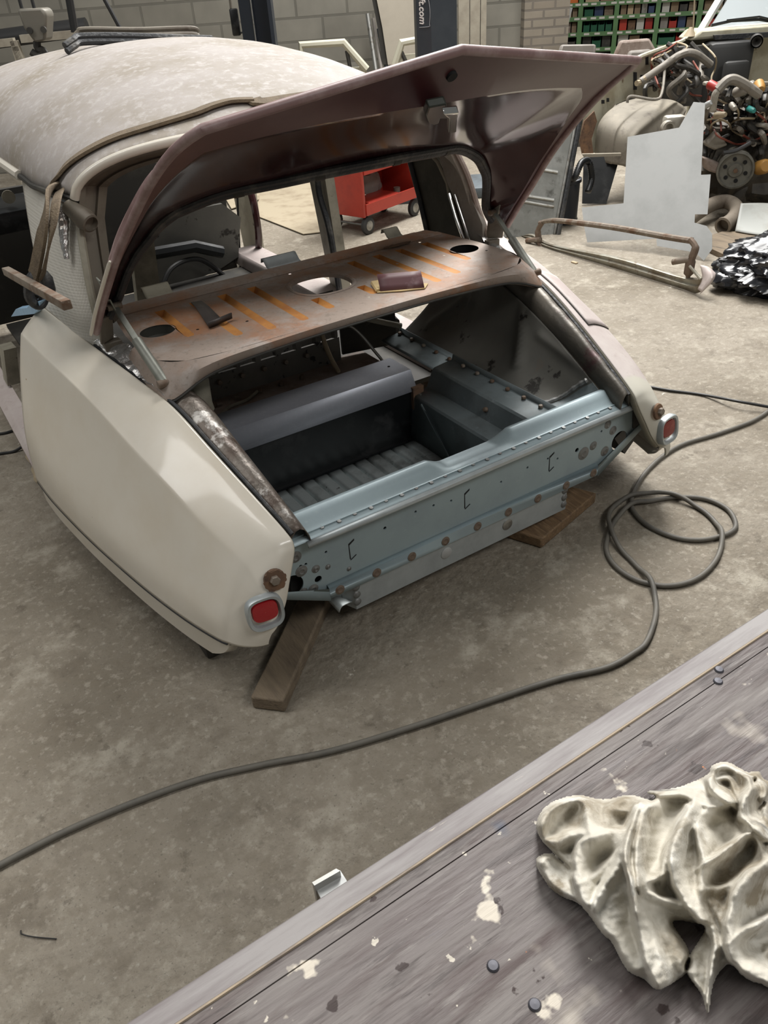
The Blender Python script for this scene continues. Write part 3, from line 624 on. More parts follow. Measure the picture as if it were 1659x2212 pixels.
K_ = resample(spline([V((-.728, .757, .752)), V((-.712, .69, .822)), V((-.694, .612, .90)), V((-.673, .535, .98)), V((-.648, .45, 1.055)), V((-.612, .345, 1.145)), V((-.575, .265, 1.20)), V((-.531, .225, 1.234))], 24), 24)[:-1]+resample(spline([V((-.531, .225, 1.234)), V((-.423, .204, 1.247)), V((-.275, .17, 1.260)), V((-.12, .14, 1.266)), V((0, .13, 1.267))], 20), 20)
K_ = sym_line(K_)
NL = len(O_)
ctr = V((0, .42, .95))
def sag(p, q, t, h): 
    m = p.lerp(q, t); return m+(m-ctr).normalized()*h*math.sin(math.pi*t)
rows = [O_]
rows.append([sag(o, k, .5, .004) for o, k in zip(O_, K_)])
rows.append(K_)
for t in (.06, .2, .4, .6, .8, .94): rows.append([sag(k, a, t, .018*math.sin(math.pi*i/(NL-1))) for i, (k, a) in enumerate(zip(K_, A_))])
rows.append(A_)
for _ in range(3):
    for r in rows[3:-1]:
        c_ = list(r)
        for i in range(1, NL-1): r[i] = (c_[i-1]+c_[i]*2+c_[i+1])/4
g = G(); g.grid(rows, mf=lambda i, j: 1 if i < 2 else 0); BL = g.make('boot_lid', [M['burg'], M['burgfl']], CAR, ang=22); BL['label'] = 'raised burgundy boot lid'
# outer skin a little above the inner skin
g = G(); r2 = []
for t in (0, .25, .5, .75, 1):
    r2.append([sag(o, a, t, .065*math.sin(math.pi*i/(NL-1))**.7+.004) for i, (o, a) in enumerate(zip(O_, A_))])
g.grid(r2); g.make('lid_outer_skin', M['burgrim'], BL)
g = G(); g.tube(O_, .0105, 10); g.make('lid_rim', M['burgrim'], BL)
g = G(); inn = [a+(V((0, a.y+.02, .9))-a).normalized()*.012 for a in A_]; g.tube(inn, .0135, 10); g.tube([p+V((0, -.012, .008)) for p in inn], .009, 8); g.make('lid_seal', M['seal'], BL)
for i in (30, 38, 47, 56):
    g = G(); p, q = inn[i], inn[i+1]; g.tube([p, q], .0150, 10); g.make('seal_clip', M['grime'], BL)
# latch striker
g = G(); n = V((0, -.45, -.89)).normalized()
def onlid(px, py): return PL(px, py, V((0, .14, 1.262)), V((0, .36, .93)))
pl_ = [onlid(*p) for p in ((918, 214), (958, 206), (962, 240), (945, 240), (942, 250), (930, 254), (918, 248), (913, 232))]
g.slab(pl_, (0, -.012, -.016)); g.make('latch_plate', mat('dark_green_plate', (.045, .05, .042), .3, .3), BL, bev=.004)
g = G(); pl_ = [onlid(*p)+V((0, -.014, -.02)) for p in ((945, 206), (978, 203), (975, 214), (974, 248), (968, 250), (957, 250), (957, 216))]
g.slab(pl_, (0, -.008, -.016)); g.make('latch_striker', M['chrome'], BL, bev=.003)
g = G(); c = PL(975, 163, V((0, .09, 1.32)), V((0, .75, .66))); g.cyl(c+V((0, .01, .01)), c+V((0, -.004, -.004)), .0125, 18); g.make('lid_drain_hole', M['dark'], BL)
# cream strip along the left edge of the lid and hinge hardware
for s in (-1, 1):
    f = mir if s > 0 else (lambda p: V(p))
    if s < 0:
        st = [V(p)+V((-.016, -.006, .0)) for p in spline(OL[:4], 16)]; g = G(); g.tube(st, [.004]+[.005]*15+[.003], 8); g.make('lid_edge_trim', M['white'], BL)
    g = G(); g.slab([f(V(p)) for p in ((-.735, .76, .70), (-.69, .79, .70), (-.68, .77, .775), (-.725, .74, .775))], (0, .012, .004)); g.box(f(V((-.70, .78, .675))), (.05, .03, .05)); g.make('lid_hinge', M['frame'], CAR, bev=.003)
    a, b, c, d = [f(V(p)) for p in ((-.675, .742, .805), (-.664, .62, .728), (-.652, .50, .655), (-.70, .735, .868))]
    g = G(); g.tube([b.lerp(a, .1), c], .0145, 12); st_ = g.make('lid_stay', M['strut'], CAR)
    g = G(); g.bar(a, b, .016, .008); g.make('stay_rod', M['strut'], st_)
    g = G(); g.bar(a+V((0, 0, -.02)), d+V((0, 0, .02)), .034, .004, V((1, 0, 0)), bev=.001); g.make('stay_arm', M['strut'], st_)
    g = G(); g.lathe(c+V((0, -.004, 0)), (1, 0, 0), [(.0001, .02), (.012, .02), (.012, -.02), (.0001, -.02)], 14); g.cyl(a+V((.02, 0, 0)), a-V((.02, 0, 0)), .010, 12); g.make('stay_pivot', M['rusty_steel'], st_)

# --- roof
def rw(y): return .655+.045*max(0, min(1, (y-.98)/.3))+.03*max(0, min(1, (y-1.4)/.6))
def rc(y): 
    k = [(.78, 1.185), (.95, 1.245), (1.15, 1.295), (1.4, 1.335), (1.7, 1.356), (2.0, 1.358), (2.3, 1.350), (2.6, 1.335), (2.9, 1.31)]
    for (a, b), (c, d) in zip(k, k[1:]):
        if y <= c: t = max(0, (y-a)/(c-a)); return b+(d-b)*t
    return k[-1][1]
def re(y): return 1.045+.05*max(0, (y-1.3))
def roofz(x, y):
    q = min(1, abs(x)/rw(y)); return re(y)+(rc(y)-re(y))*max(0, 1-q**2.3)**.62
def yrear(q): return .78+.20*abs(q)**2.6
rows = []
for i in range(41):
    r = []
    for j in range(61):
        th = -1+2*j/60; q = math.sin(th*math.pi/2); q = .5*q+.5*th
        y0 = yrear(q); y = y0+(2.85-y0)*(i/40); x = q*rw(y); r.append(V((x, y, roofz(x, y))))
    rows.append(r)
g = G(); g.grid(rows); ROOF = g.make('roof', M['dusty'], CAR, solid=.006, off=-1, ang=60)
mold = [p+V((0, -.006, .002)) for p in rows[0]]
g = G(); g.tube(mold, .013, 10); g.make('rear_drip_moulding', M['white'], ROOF)
g = G(); sg = [rows[i][0]+V((-.004, 0, 0)) for i in range(10, 41)]; g.tube(sg, [.016]*8+[.02]*23, 8); g.make('roof_gutter', M['white'], ROOF)
g = G(); sg = [rows[i][0]+V((-.003, 0, -.002)) for i in range(0, 12)]; g.tube(sg, .009, 8); g.make('gutter_channel', M['grime'], ROOF)
g = G(); sg = [rows[i][60]+V((.004, 0, 0)) for i in range(0, 41)]; g.tube(sg, .014, 8); g.make('roof_gutter', M['white'], ROOF)
# rear window channel: bands inside the moulding and down the pillars
half = [V((x, y, z)) for x, y, z in ((-.712, .86, .69), (-.702, .885, .79), (-.683, .93, .90), (-.664, .968, .985))]
path = resample(spline(half, 12), 12)+[V(p)+V((0, .01, -.012)) for p in rows[0][2:31]]
path = path+[mir(p) for p in path[::-1][1:-16]]
cw = V((0, 1.02, .92))
def inw(p, d, back): return p+(cw-p).normalized()*d+V((0, back, 0))
g = G(); g.grid([path, [inw(p, .018, .006) for p in path], [inw(p, .022, .022) for p in path], [inw(p, .055, .030) for p in path], [inw(p, .058, .018) for p in path], [inw(p, .085, .028) for p in path], [inw(p, .09, .06) for p in path]])
g.make('rear_window_channel', M['frame'], CAR, ang=35)
# C pillars
for s in (-1, 1):
    f = mir if s > 0 else (lambda p: V(p))
    st = [[V((-.690, 1.52, 1.045)), V((-.685, 1.25, 1.030)), V((-.672, 1.05, 1.025)), V((-.655, .975, 1.02))],
          [V((-.735, 1.36, .94)), V((-.738, 1.16, .925)), V((-.716, 1.00, .92)), V((-.688, .92, .91))],
          [V((-.775, 1.20, .84)), V((-.776, 1.08, .81)), V((-.750, .94, .79)), V((-.708, .875, .78))],
          [V((-.812, 1.06, .745)), V((-.792, .98, .71)), V((-.752, .86, .68)), V((-.722, .80, .655))]]
    g = G(); gr = loft(st, 24, 18); g.grid([[f(p) for p in r] for r in gr])
    g.make('rear_pillar', M['vinyl'] if s < 0 else M['vinyl'], CAR, solid=.02, off=-1, ang=60)
    g = G(); pth = [f(p) for p in (V((-.655, .978, 1.02)), V((-.684, .915, .91)), V((-.704, .872, .79)), V((-.715, .80, .66)))]
    g.tube(spline([p+V((0, -.006, 0)) for p in pth], 20), .011, 8); g.make('pillar_edge_trim', M['creamdk'] if s < 0 else M['primer'], CAR)
    if s > 0:
        g = G(); g.slab([PX(*p, .715) for p in ((874, 330), (925, 322), (958, 380), (1004, 534), (962, 514), (918, 500), (900, 420))], (.02, .0, 0)); tp_ = g.make('pillar_trim_panel', M['olive'], CAR)
        g = G(); g.tube([PX(*p, .705) for p in ((880, 330), (904, 420), (922, 500))], .010, 8); g.make('door_seal', M['seal'], tp_)
        g = G(); g.slab([PX(*p, .690) for p in ((945, 322), (972, 322), (1008, 405), (1042, 485), (1043, 540), (1014, 536), (985, 440), (962, 385))], (.02, .004, 0)); g.make('pillar_face', M['pillarpale'], CAR)
        g = G(); g.tube([PX(*p, .695) for p in ((923, 325), (945, 350), (966, 395), (972, 430))], .007, 8); g.make('pillar_edge', M['creamdk'], CAR)
        g = G(); g.tube([PX(*p, .685) for p in ((970, 418), (985, 470), (1006, 528))], .0075, 8); g.tube([PX(*p, .683) for p in ((982, 420), (1000, 475), (1018, 530))], .004, 8); g.make('chrome_strip', M['chrome'], CAR)
    if 0:   # bright strips and grey trim seen inside the right pillar
        g = G(); gr2 = [[f(p+V((.03, .03, 0))) for p in r] for r in loft([[a.lerp(b, k) for k in (0, .5, 1)] for a, b in ((V((-.67, 1.62, 1.03)), V((-.63, 1.16, 1.05))), (V((-.76, 1.32, .82)), V((-.69, 1.08, .80))), (V((-.775, 1.20, .66)), V((-.70, 1.02, .68))))], 16, 8)]
        g.grid(gr2); g.make('pillar_trim_panel', M['wing'], CAR, solid=.004)
        g = G(); g.tube([PY(1003, 395, 1.0)+V((0, .01, 0)), PY(1040, 520, .93)], .006, 8); g.tube([PY(1018, 425, .98), PY(1052, 525, .92)], .004, 8); g.make('chrome_strip', M['chrome'], CAR)
# indicator stub with tape on the left pillar top
g = G(); a, b = V((-.668, .965, 1.02)), V((-.640, .885, .985)); d = (b-a).normalized()
g.lathe(a, d, [(.022, -.02), (.026, .02), (.03, .05), (.026, .075), (.021, .078), (.02, .06), (.0001, .055)], 20); g.make('indicator_cone', M['frame'], CAR)
g = G(); ta = [PY(145, 445, 1.0), PY(146, 480, .985), PY(147, 520, .97), PY(152, 556, .955)]
g.tube([p+V((-.012, -.006, .004*noise.noise(p*40))) for p in spline(ta, 20)], [.006+.007*math.sin(math.pi*min(1, k/20+.12))+.003*random.random() for k in range(21)], 9); g.make('taped_wire_tail', M['tape'], CAR, ang=30)
# inside: floor pan, front bulkhead, sills, pillars
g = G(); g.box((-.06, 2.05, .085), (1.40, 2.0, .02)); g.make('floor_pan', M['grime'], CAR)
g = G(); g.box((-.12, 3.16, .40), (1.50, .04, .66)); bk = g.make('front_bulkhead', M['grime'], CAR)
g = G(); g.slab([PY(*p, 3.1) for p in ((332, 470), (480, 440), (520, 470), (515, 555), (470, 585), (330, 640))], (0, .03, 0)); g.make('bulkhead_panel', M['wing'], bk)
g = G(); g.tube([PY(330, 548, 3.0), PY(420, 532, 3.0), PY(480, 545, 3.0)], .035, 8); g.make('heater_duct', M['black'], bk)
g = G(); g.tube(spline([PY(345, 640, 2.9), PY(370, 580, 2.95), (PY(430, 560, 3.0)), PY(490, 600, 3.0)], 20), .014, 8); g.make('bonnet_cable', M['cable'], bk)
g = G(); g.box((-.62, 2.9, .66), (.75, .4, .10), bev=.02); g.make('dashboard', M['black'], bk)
g = G(); c = PY(18, 425, 2.8); g.cyl(c, c+V((0, -.01, 0)), .03, 16); g.make('steering_boss', M['creamdk'], bk)
sq = [PY(*p, 1.9) for p in ((280, 500), (326, 470), (332, 640), (272, 640))]; sq[2].z = sq[3].z = .095
g = G(); g.slab(sq, (0, .04, 0)); g.make('seat_side_panel', M['creamdk'], CAR)
for s in (-1, 1):
    f = mir if s > 0 else (lambda p: V(p)); 
    g = G(); pr = [(.985, .10), (.99, .165), (.965, .185), (.915, .19), (.91, .12)] if s < 0 else [(.82, .06), (.82, .15), (.80, .165), (.64, .165), (.62, .10)]
    g.grid([[V((s*x, y, z)) for x, z in pr] for y in (1.08, 2.0, 3.2)]); g.make('sill', M['pink'], CAR, solid=.004, ang=25)
g = G(); g.slab([PX(665, 372, .78), PX(700, 372, .74), PX(742, 640, .74), PX(722, 655, .78)], (.05, .0, 0)); bp_ = g.make('door_pillar', M['creamdk'], CAR)
g = G(); g.tube(spline([PX(686, 375, .72), PX(690, 420, .72), PX(712, 500, .72), PX(735, 640, .72)], 18), .016, 8); g.make('door_seal', M['seal'], bp_)
g = G(); g.slab([PX(500, 400, .80), PX(540, 405, .80), PX(562, 560, .80), PX(532, 560, .80)], (.05, .03, 0)); ap = g.make('front_pillar', M['creamdk'], CAR)
g = G(); g.tube(spline([PX(536, 400, .78), PX(548, 440, .78), PX(558, 500, .78), PX(558, 562, .78)], 14), .022, 8); g.make('pillar_cover', M['burg'], ap)
g = G(); g.tube([PX(512, 410, .75), PX(520, 600, .70)], .007, 8); g.make('pull_cable', M['cable'], ap)
g = G(); g.slab([V(p) for p in ((-.93, 1.93, .2), (-.93, 2.02, .2), (-.90, 2.04, .34), (-.90, 1.90, .36))], (.05, 0, 0)); g.make('door_pillar', M['creamdk'], CAR)
g = G(); g.tube([V((-.985+.02*random.random(), 1.40-.03*k, .13-.005*k)) for k in range(8)], [.018, .022, .016, .02, .024, .018, .02, .012], 8); g.make('brake_fitting', M['wire_tan'], CAR)
# ------------------------------------------------------------------ loose things on and around the car
# webbing sling over the roof with its steel bar
def onroof(px, py):
    d = ray(px, py); t = 1.0
    for _ in range(4000):
        p = CAM+d*t
        if p.y > yrear(p.x/max(rw(p.y), .1))-.02 and abs(p.x) < rw(p.y) and p.z < roofz(p.x, p.y): return p
        t += .001
    return p
SP = [onroof(*q) for q in ((548, 219), (500, 221), (455, 233), (420, 247), (330, 274), (250, 299), (190, 328), (150, 356), (130, 380), (118, 405))]
lo = [PX(106, 432, -.735), PX(99, 480, -.772), PX(90, 530, -.80), PX(80, 580, -.825), PX(74, 600, -.835)]
over = [V((x, yrear(x/rw(1.1))+.10, roofz(x, yrear(x/rw(1.1))+.10)+.004)) for x in (.62, .5, .35, .2, .05, -.08)]+[]
pts = resample(spline(SP+lo, 80), 90)
ov = resample(spline(over+[pts[0]], 40), 40)
ST = thing('lifting_sling', 'brown webbing sling laid over the roof with knotted tail beside the rear pillar', 'strap', pts[-1])
def ribbon(g, pts, wd, th, nrm):
    rows = []
    for i, p in enumerate(pts):
        d = (pts[min(i+1, len(pts)-1)]-pts[max(i-1, 0)]).normalized(); n = nrm(p, i); s = d.cross(n).normalized(); n = s.cross(d)
        rows.append([p+s*wd+n*th*.2, p+s*wd*.9+n*th, p-s*wd*.9+n*th, p-s*wd+n*th*.2, p-s*wd*.9, p+s*wd*.9])
    g.grid(rows, closed=True)
def rn(p, i):
    k = min(1, max(0, (i-50)/18)); return (V((p.x*.6, 0, 1))*(1-k)+V((-1, -.2, .25))*k).normalized()
g = G(); ribbon(g, pts, .026, .009, rn); g.make('webbing', M['strap'], ST, ang=40)
g = G(); ribbon(g, ov, .026, .009, lambda p, i: V((p.x*.6, -.2, 1)).normalized()); g.make('webbing', M['strap'], ST, ang=40)
g = G(); ribbon(g, [p+V((.014, -.030, -.001)) for p in pts[56:]], .015, .006, rn); g.make('webbing_return', M['strap'], ST, ang=40)
a = pts[-1]; g = G(); c = a+V((.0, 0, -.015)); g.ball(c, .024, .03, .034, 8, f=lambda u: 1+.15*noise.noise(u*3)); g.ball(c+V((.025, -.01, -.005)), .02, .025, .04, 8, f=lambda u: 1+.2*noise.noise(u*3)); g.tube(spline([c+V((-.02, -.02, .01)), c+V((-.03, -.02, -.03)), c+V((-.01, -.02, -.055)), c+V((.015, -.01, -.03))], 14), .014, 8); g.make('knot', M['seal'], ST)
A1, B1 = PX(14, 585, -.872), PX(145, 659, -.842)
g = G(); g.bar(A1, B1, .022, .022, bev=.002); tag(g.make('steel_bar', M['rusty_steel'], None, loc=(A1+B1)/2), 'square rusty steel bar held in the sling knot beside the rear pillar', 'bar')
g = G(); e = A1*0+B1; g = None
c = PX(60, 672, -.86)
g = G(); cs = [PX(*p, -.85) for p in ((24, 684), (34, 668), (58, 665), (72, 650), (86, 652), (84, 668), (74, 678), (40, 682))]; g.slab(cs, (.03, .05, -.01))
tag(g.make('paper_wipe', M['bluefilm'], None, loc=c), 'pale blue paper wipe tucked at the front of the cream wing', 'wipe')
# window rail lying on the roof
def rr3(px, py, up): return PL(px, py, V((-.1, 1.75, 1.36)), HF)+ZZ*0
y_ = 2.12
RL = thing('window_rail', 'black window rail section lying across the front of the dusty roof', 'rail', PY(300, 95, y_))
p1 = [PY(140, 99, y_-.05), PY(158, 86, y_-.03), PY(175, 79, y_), PY(260, 78, y_), PY(360, 81, y_), PY(458, 84, y_)]
g = G(); g.tube(spline(p1, 30), .013, 8); g.tube(spline([p+V((0, -.01, -.018)) for p in p1], 30), .012, 8); g.make('rail', M['seal'], RL)
p2 = [PY(150, 92, y_+.05), PY(168, 70, y_+.05), PY(185, 63, y_+.05), PY(300, 64, y_+.05), PY(412, 61, y_+.05), PY(428, 70, y_+.05)]
g = G(); g.tube(spline(p2, 30), .009, 8); g.grid([[p+V((0, 0, -.004)) for p in spline(p2[1:], 20)], [p+V((0, -.02, -.03)) for p in spline(p2[1:], 20)]]); g.make('rail_flange', M['frame'], RL, solid=.003)
# bent black bracket and folded sandpaper on the parcel shelf
g = G(); q = lambda px, py, h=0: PZ(px, py, SZ+h)
st = [[q(413, 655, .010), q(436, 652, .012)], [q(425, 668, .012), q(452, 664, .014)], [q(438, 688, .011), q(470, 682, .013)], [q(448, 703, .006), q(482, 693, .008)], [q(452, 709, .004), q(502, 688, .006)]]
g.grid(st); g.grid([st[-1], [p+V((0, -.004, .018)) for p in st[-1]], ]); o = g.make('steel_bracket', M['grime'] if 0 else mat('dark_sheet_steel', (.085, .075, .072), .42, .4), None, solid=.004, off=1, loc=q(455, 685))
tag(o, 'bent dark sheet steel bracket lying across the left shelf grooves', 'bracket')
SD = thing('sandpaper', 'folded burgundy sandpaper sheets resting on the shelf beside the oval opening', 'sandpaper', q(865, 622))
g = G(); a, b, c, d = q(822, 626, .004), q(916, 620, .004), q(914, 628, .055), q(820, 637, .052)
b0 = q(822, 628, .006); B = [q(822, 629, .006), q(917, 621, .006)]; up_ = V((.012, .035, .042)); g.grid([[B[0].lerp(B[1], t)+up_*k for t in (0, .25, .5, .75, 1)] for k in (0, .33, .66, 1)]); g.make('folded_sheet', M['sand'], SD, solid=.002)
g = G(); g.slab([q(*p, .002) for p in ((808, 618), (826, 612), (925, 614), (918, 624), (866, 630), (815, 633))], (0, 0, .003)); g.make('grit_sheet', M['sandy'], SD)
g = G(); g.slab([q(*p, .006) for p in ((800, 612), (822, 608), (826, 626), (812, 630))], (.004, 0, .006)); g.make('torn_corner', M['sandy'], SD)
# ------------------------------------------------------------------ planks and floor things
PA = [PZ(540, 1505, .045), PZ(612, 1514, .045)]; far = [PZ(630, 1320, .045), PZ(692, 1300, .045)]
dr = (far[0]-PA[0]).normalized()
def plank(a, b, L, th, name, m, label, rnd=.01):
    d = L; top = [a, b, b+d, a+d]
    top = [V((p.x, p.y, th)) for p in top]
    g = G(); 
    g.slab(top, (0, 0, -th+.001)); ctr_ = sum(top, V((0, 0, 0)))/4
    o = g.make(name, m, None, bev=.006, loc=V((ctr_.x, ctr_.y, 0))); return tag(o, label, 'plank')
plank(PA[0], PA[1], dr*1.15, .045, 'wooden_plank', M['wood'], 'weathered grey plank sticking out under the cream left wing')
a, b = PZ(1125, 1150, .04), PZ(1171, 1164, .04); d2 = (PZ(1290, 1064, .04)-PZ(1172, 1164, .04))
plank(a-(b-a)*1.2, b, d2*1.0, .04, 'wooden_plank', M['woodwarm'], 'sawn brown plank under the right end of the blue-grey rear panel')
g = G(); g.box((-.76, .22, .045), (.10, .16, .088), bev=.01); tag(g.make('support_block', M['grime'], None, loc=(-.76, .22, 0)), 'dark grimy block on the floor beneath the left wing spat', 'block')
# air hose with coil
def cz(px, py): return (960+px/2.374, 800+py/2.374)
hp = [(1700, 850), (1640, 900), (1560, 932), (1478, 957), (1430, 985), (1392, 1022), (1369, 1062), (1364, 1085)]
hp += [cz(*p) for p in ((975, 725), (1050, 795), (1180, 850), (1300, 865), (1400, 850), (1478, 820), (1494, 775), (1450, 705), (1340, 655), (1200, 645), (1075, 662), (960, 695), (880, 760), (838, 850), (835, 930), (890, 1010), (1000, 1075), (1150, 1100), (1290, 1065), (1385, 980), (1422, 880), (1400, 790), (1320, 710), (1190, 652), (1060, 634), (935, 660), (855, 720), (842, 790), (885, 890), (975, 985), (1050, 1075), (1085, 1180), (1078, 1280), (1035, 1390))]
hp += [(1370, 1408), (1310, 1440), (1200, 1466), (1060, 1511), (900, 1565), (720, 1619), (560, 1651), (400, 1691), (180, 1776), (0, 1866), (-200, 1980)]
HP = [PZ(*p, .012) for p in hp]
seq = resample(spline(HP, 700), 900)
# lift the hose where it crosses an earlier run
cell = {}
for i, p in enumerate(seq):
    z = .008
    for j in range(0, i-40):
        q_ = seq[j]
        if abs(q_.x-p.x) < .045 and abs(q_.y-p.y) < .045:
            dd = math.hypot(q_.x-p.x, q_.y-p.y)
            if dd < .045: z = max(z, .008+.0165*(1-dd/.045)**.5 if dd > 0 else .0245)
    cell[i] = z
zs = [cell[i] for i in range(len(seq))]
for _ in range(14): zs = [(zs[max(i-1, 0)]+2*zs[i]+zs[min(i+1, len(zs)-1)])/4 for i in range(len(zs))]
g = G(); g.tube([V((p.x, p.y, z)) for p, z in zip(seq, zs)], .0078, 10)
tag(g.make('air_hose', M['rubber'], None, loc=V((seq[450].x, seq[450].y, 0))), 'long grey rubber hose looped in a coil and snaking across the concrete floor', 'hose')
g = G(); g.tube(spline([PZ(1385, 832, .007), PZ(1445, 843, .007), PZ(1520, 853, .007), PZ(1600, 868, .03), PZ(1700, 886, .007)], 30), .006, 8)
tag(g.make('electric_cable', M['cable'], None, loc=PZ(1550, 860, 0)), 'thin black cable running from behind the right wing towards the grey hose', 'cable')
g = G(); g.tube(spline([PZ(-60, 990, .006), PZ(0, 980, .006), PZ(30, 975, .006), PZ(52, 962, .02), PZ(70, 950, .05)], 24), .006, 8)
tag(g.make('electric_cable', M['cable'], None, loc=PZ(20, 978, 0)), 'thin black cable lying on the floor under the left sill, nearer one', 'cable')
g = G(); g.tube(spline([PZ(-60, 938, .006), PZ(0, 937, .006), PZ(30, 930, .006), PZ(60, 925, .006)], 24), .006, 8)
tag(g.make('electric_cable', M['cable'], None, loc=PZ(20, 932, 0)), 'thin black cable under the left sill, farther one beneath the pink sill', 'cable')
g = G(); g.box(PZ(1241, 567, .004), (.02, .04, .007)); tag(g.make('wood_chip', M['tan'], None, loc=PZ(1241, 567, 0)), 'small tan wood chip on the floor in front of the old bumper', 'chip')
g = G(); g.tube(spline([PZ(45, 2010, .003), PZ(48, 2018, .004), PZ(75, 2024, .003), PZ(122, 2028, .003)], 16), .0014, 6); tag(g.make('wire_scrap', M['cable'], None, loc=PZ(80, 2022, 0)), 'short thin wire scrap on the floor at the lower left', 'wire')

# ------------------------------------------------------------------ workbench and rag
BZ = .85
BE = -1.063
def bench_wood():
    m = mat('stained_bench_wood', (.128, .108, .104), .55, 0, [((.185, .167, .158), 2.6, .44, .62, 12), ((.070, .048, .046), 4.5, .50, .64, 12, .85), ((.12, .125, .15), 2.1, .60, .70, 6, .7), ((.065, .052, .05), 9, .53, .61, 12, .75), ((.25, .23, .215), 13, .56, .68, 12, .6)], bump=(14, .45, .004), stretch=(1.0, 9, 9), rvar=.2)
    nt = m.node_tree; N = nt.nodes; L = nt.links; b = N['Principled BSDF']; cur = b.inputs['Base Color'].links[0].from_socket
    tc = N.new('ShaderNodeTexCoord')
    for c, sc, lo, hi, of in (((.55, .50, .42), 22, .655, .69, 3), ((.50, .46, .39), 60, .69, .71, 51), ((.035, .022, .020), 34, .68, .70, 9), ((.40, .36, .31), 8, .63, .70, 15), ((.06, .07, .10), 7, .69, .74, 21), ((.45, .16, .05), 30, .765, .78, 31), ((.05, .04, .04), 6, .655, .74, 41)):
        n = N.new('ShaderNodeTexNoise'); n.inputs['Scale'].default_value = sc; n.inputs['Detail'].default_value = 4
        a = N.new('ShaderNodeVectorMath'); a.inputs[1].default_value = (of, of*.7, of*.3); L.new(tc.outputs['Object'], a.inputs[0]); L.new(a.outputs[0], n.inputs['Vector'])
        mr = N.new('ShaderNodeMapRange'); mr.inputs[1].default_value = lo; mr.inputs[2].default_value = hi; L.new(n.outputs['Fac'], mr.inputs[0])
        mx = N.new('ShaderNodeMix'); mx.data_type = 'RGBA'; L.new(mr.outputs[0], mx.inputs[0]); L.new(cur, mx.inputs[6]); mx.inputs[7].default_value = (*c, 1); cur = mx.outputs[2]
    L.new(cur, b.inputs['Base Color']); return m
M['bench'] = bench_wood()
M['benchedge'] = mat('worn_pale_wood', (.25, .235, .23), .6, 0, [((.15, .13, .13), 4, .42, .62, 12), ((.50, .45, .37), 14, .68, .72)], bump=(14, .3, .004), stretch=(1, 9, 9))
WB = thing('workbench', 'stained grey-brown wooden workbench top across the lower right corner', 'workbench', (-.6, -1.5, 0))
ys = PZ(679, 2064, BZ).y
yb = PZ(870, 1960, BZ).y if 0 else BE-.030
g = G(); g.grid([[V((x, y, z)) for y, z in ((BE, BZ-.055), (BE, BZ-.012), (BE-.004, BZ-.006), (BE-.028, BZ))] for x in (-2.2, -1, 0, 1.4)]); g.make('front_edging', M['benchedge'], WB, solid=.0)
g = G(); g.box((-.4, (BE-.0285+ys+.0006)/2, BZ-.0275), (3.6, (BE-.0285)-(ys+.0006), .055)); g.make('top_board', M['bench'], WB)
g = G(); g.box((-.4, (ys-.0006-1.95)/2, BZ-.0275), (3.6, (ys-.0006)+1.95, .055)); g.make('top_board', M['bench'], WB)
g = G(); g.tube([V((-2.2, BE-.030, BZ+.0003)), V((1.4, BE-.030, BZ+.0003))], .0016, 6); g.make('edge_bead', mat('worn_yellow_edge', (.34, .27, .19), .7, 0, [((.12, .10, .095), 10, .45, .62, 10)], stretch=(1, 6, 6)), WB)
g = G(); g.box((-.4, BE-.03, BZ-.12), (3.4, .03, .12)); g.box((-.4, -1.9, BZ-.12), (3.4, .03, .12)); g.make('apron', M['wood'], WB)
for x in (-2.0, 1.2):
    for y in (-1.15, -1.85):
        g = G(); g.box((x, y, .40), (.09, .09, .80)); g.make('leg', M['wood'], WB)
for px, py in ((1065, 2087), (1155, 2171), (1553, 1447), (1551, 1472)):
    p = PZ(px, py, BZ); g = G(); g.lathe(p, (0, 0, 1), [(.0001, .0022), (.004, .002), (.0052, .0006), (.0055, -.001)], 16); g.make('screw_head', mat('worn_screw', (.10, .10, .115), .5, .5), WB)
cb = thing('metal_clip', 'small galvanised metal clip standing off the front edge of the bench', 'clip', (-.99, BE+.02, BZ-.03))
a, b = PZ(676, 1918, BZ-.03), PZ(742, 1886, BZ-.03)
g = G(); q4 = [PZ(*p, BZ-.022) for p in ((679, 1912), (735, 1880), (743, 1893), (686, 1930))]; q4[2].y = BE+.001; q4[3].y = BE+.001
g.slab(q4, (0, 0, -.004)); g.make('clip_plate', M['alu'], cb)
t1 = [PZ(*p, BZ-.012) for p in ((674, 1906), (726, 1876), (735, 1881), (679, 1913))]; g = G(); g.slab(t1, (0, 0, -.03)); g.make('clip_lip', M['steel'], cb)
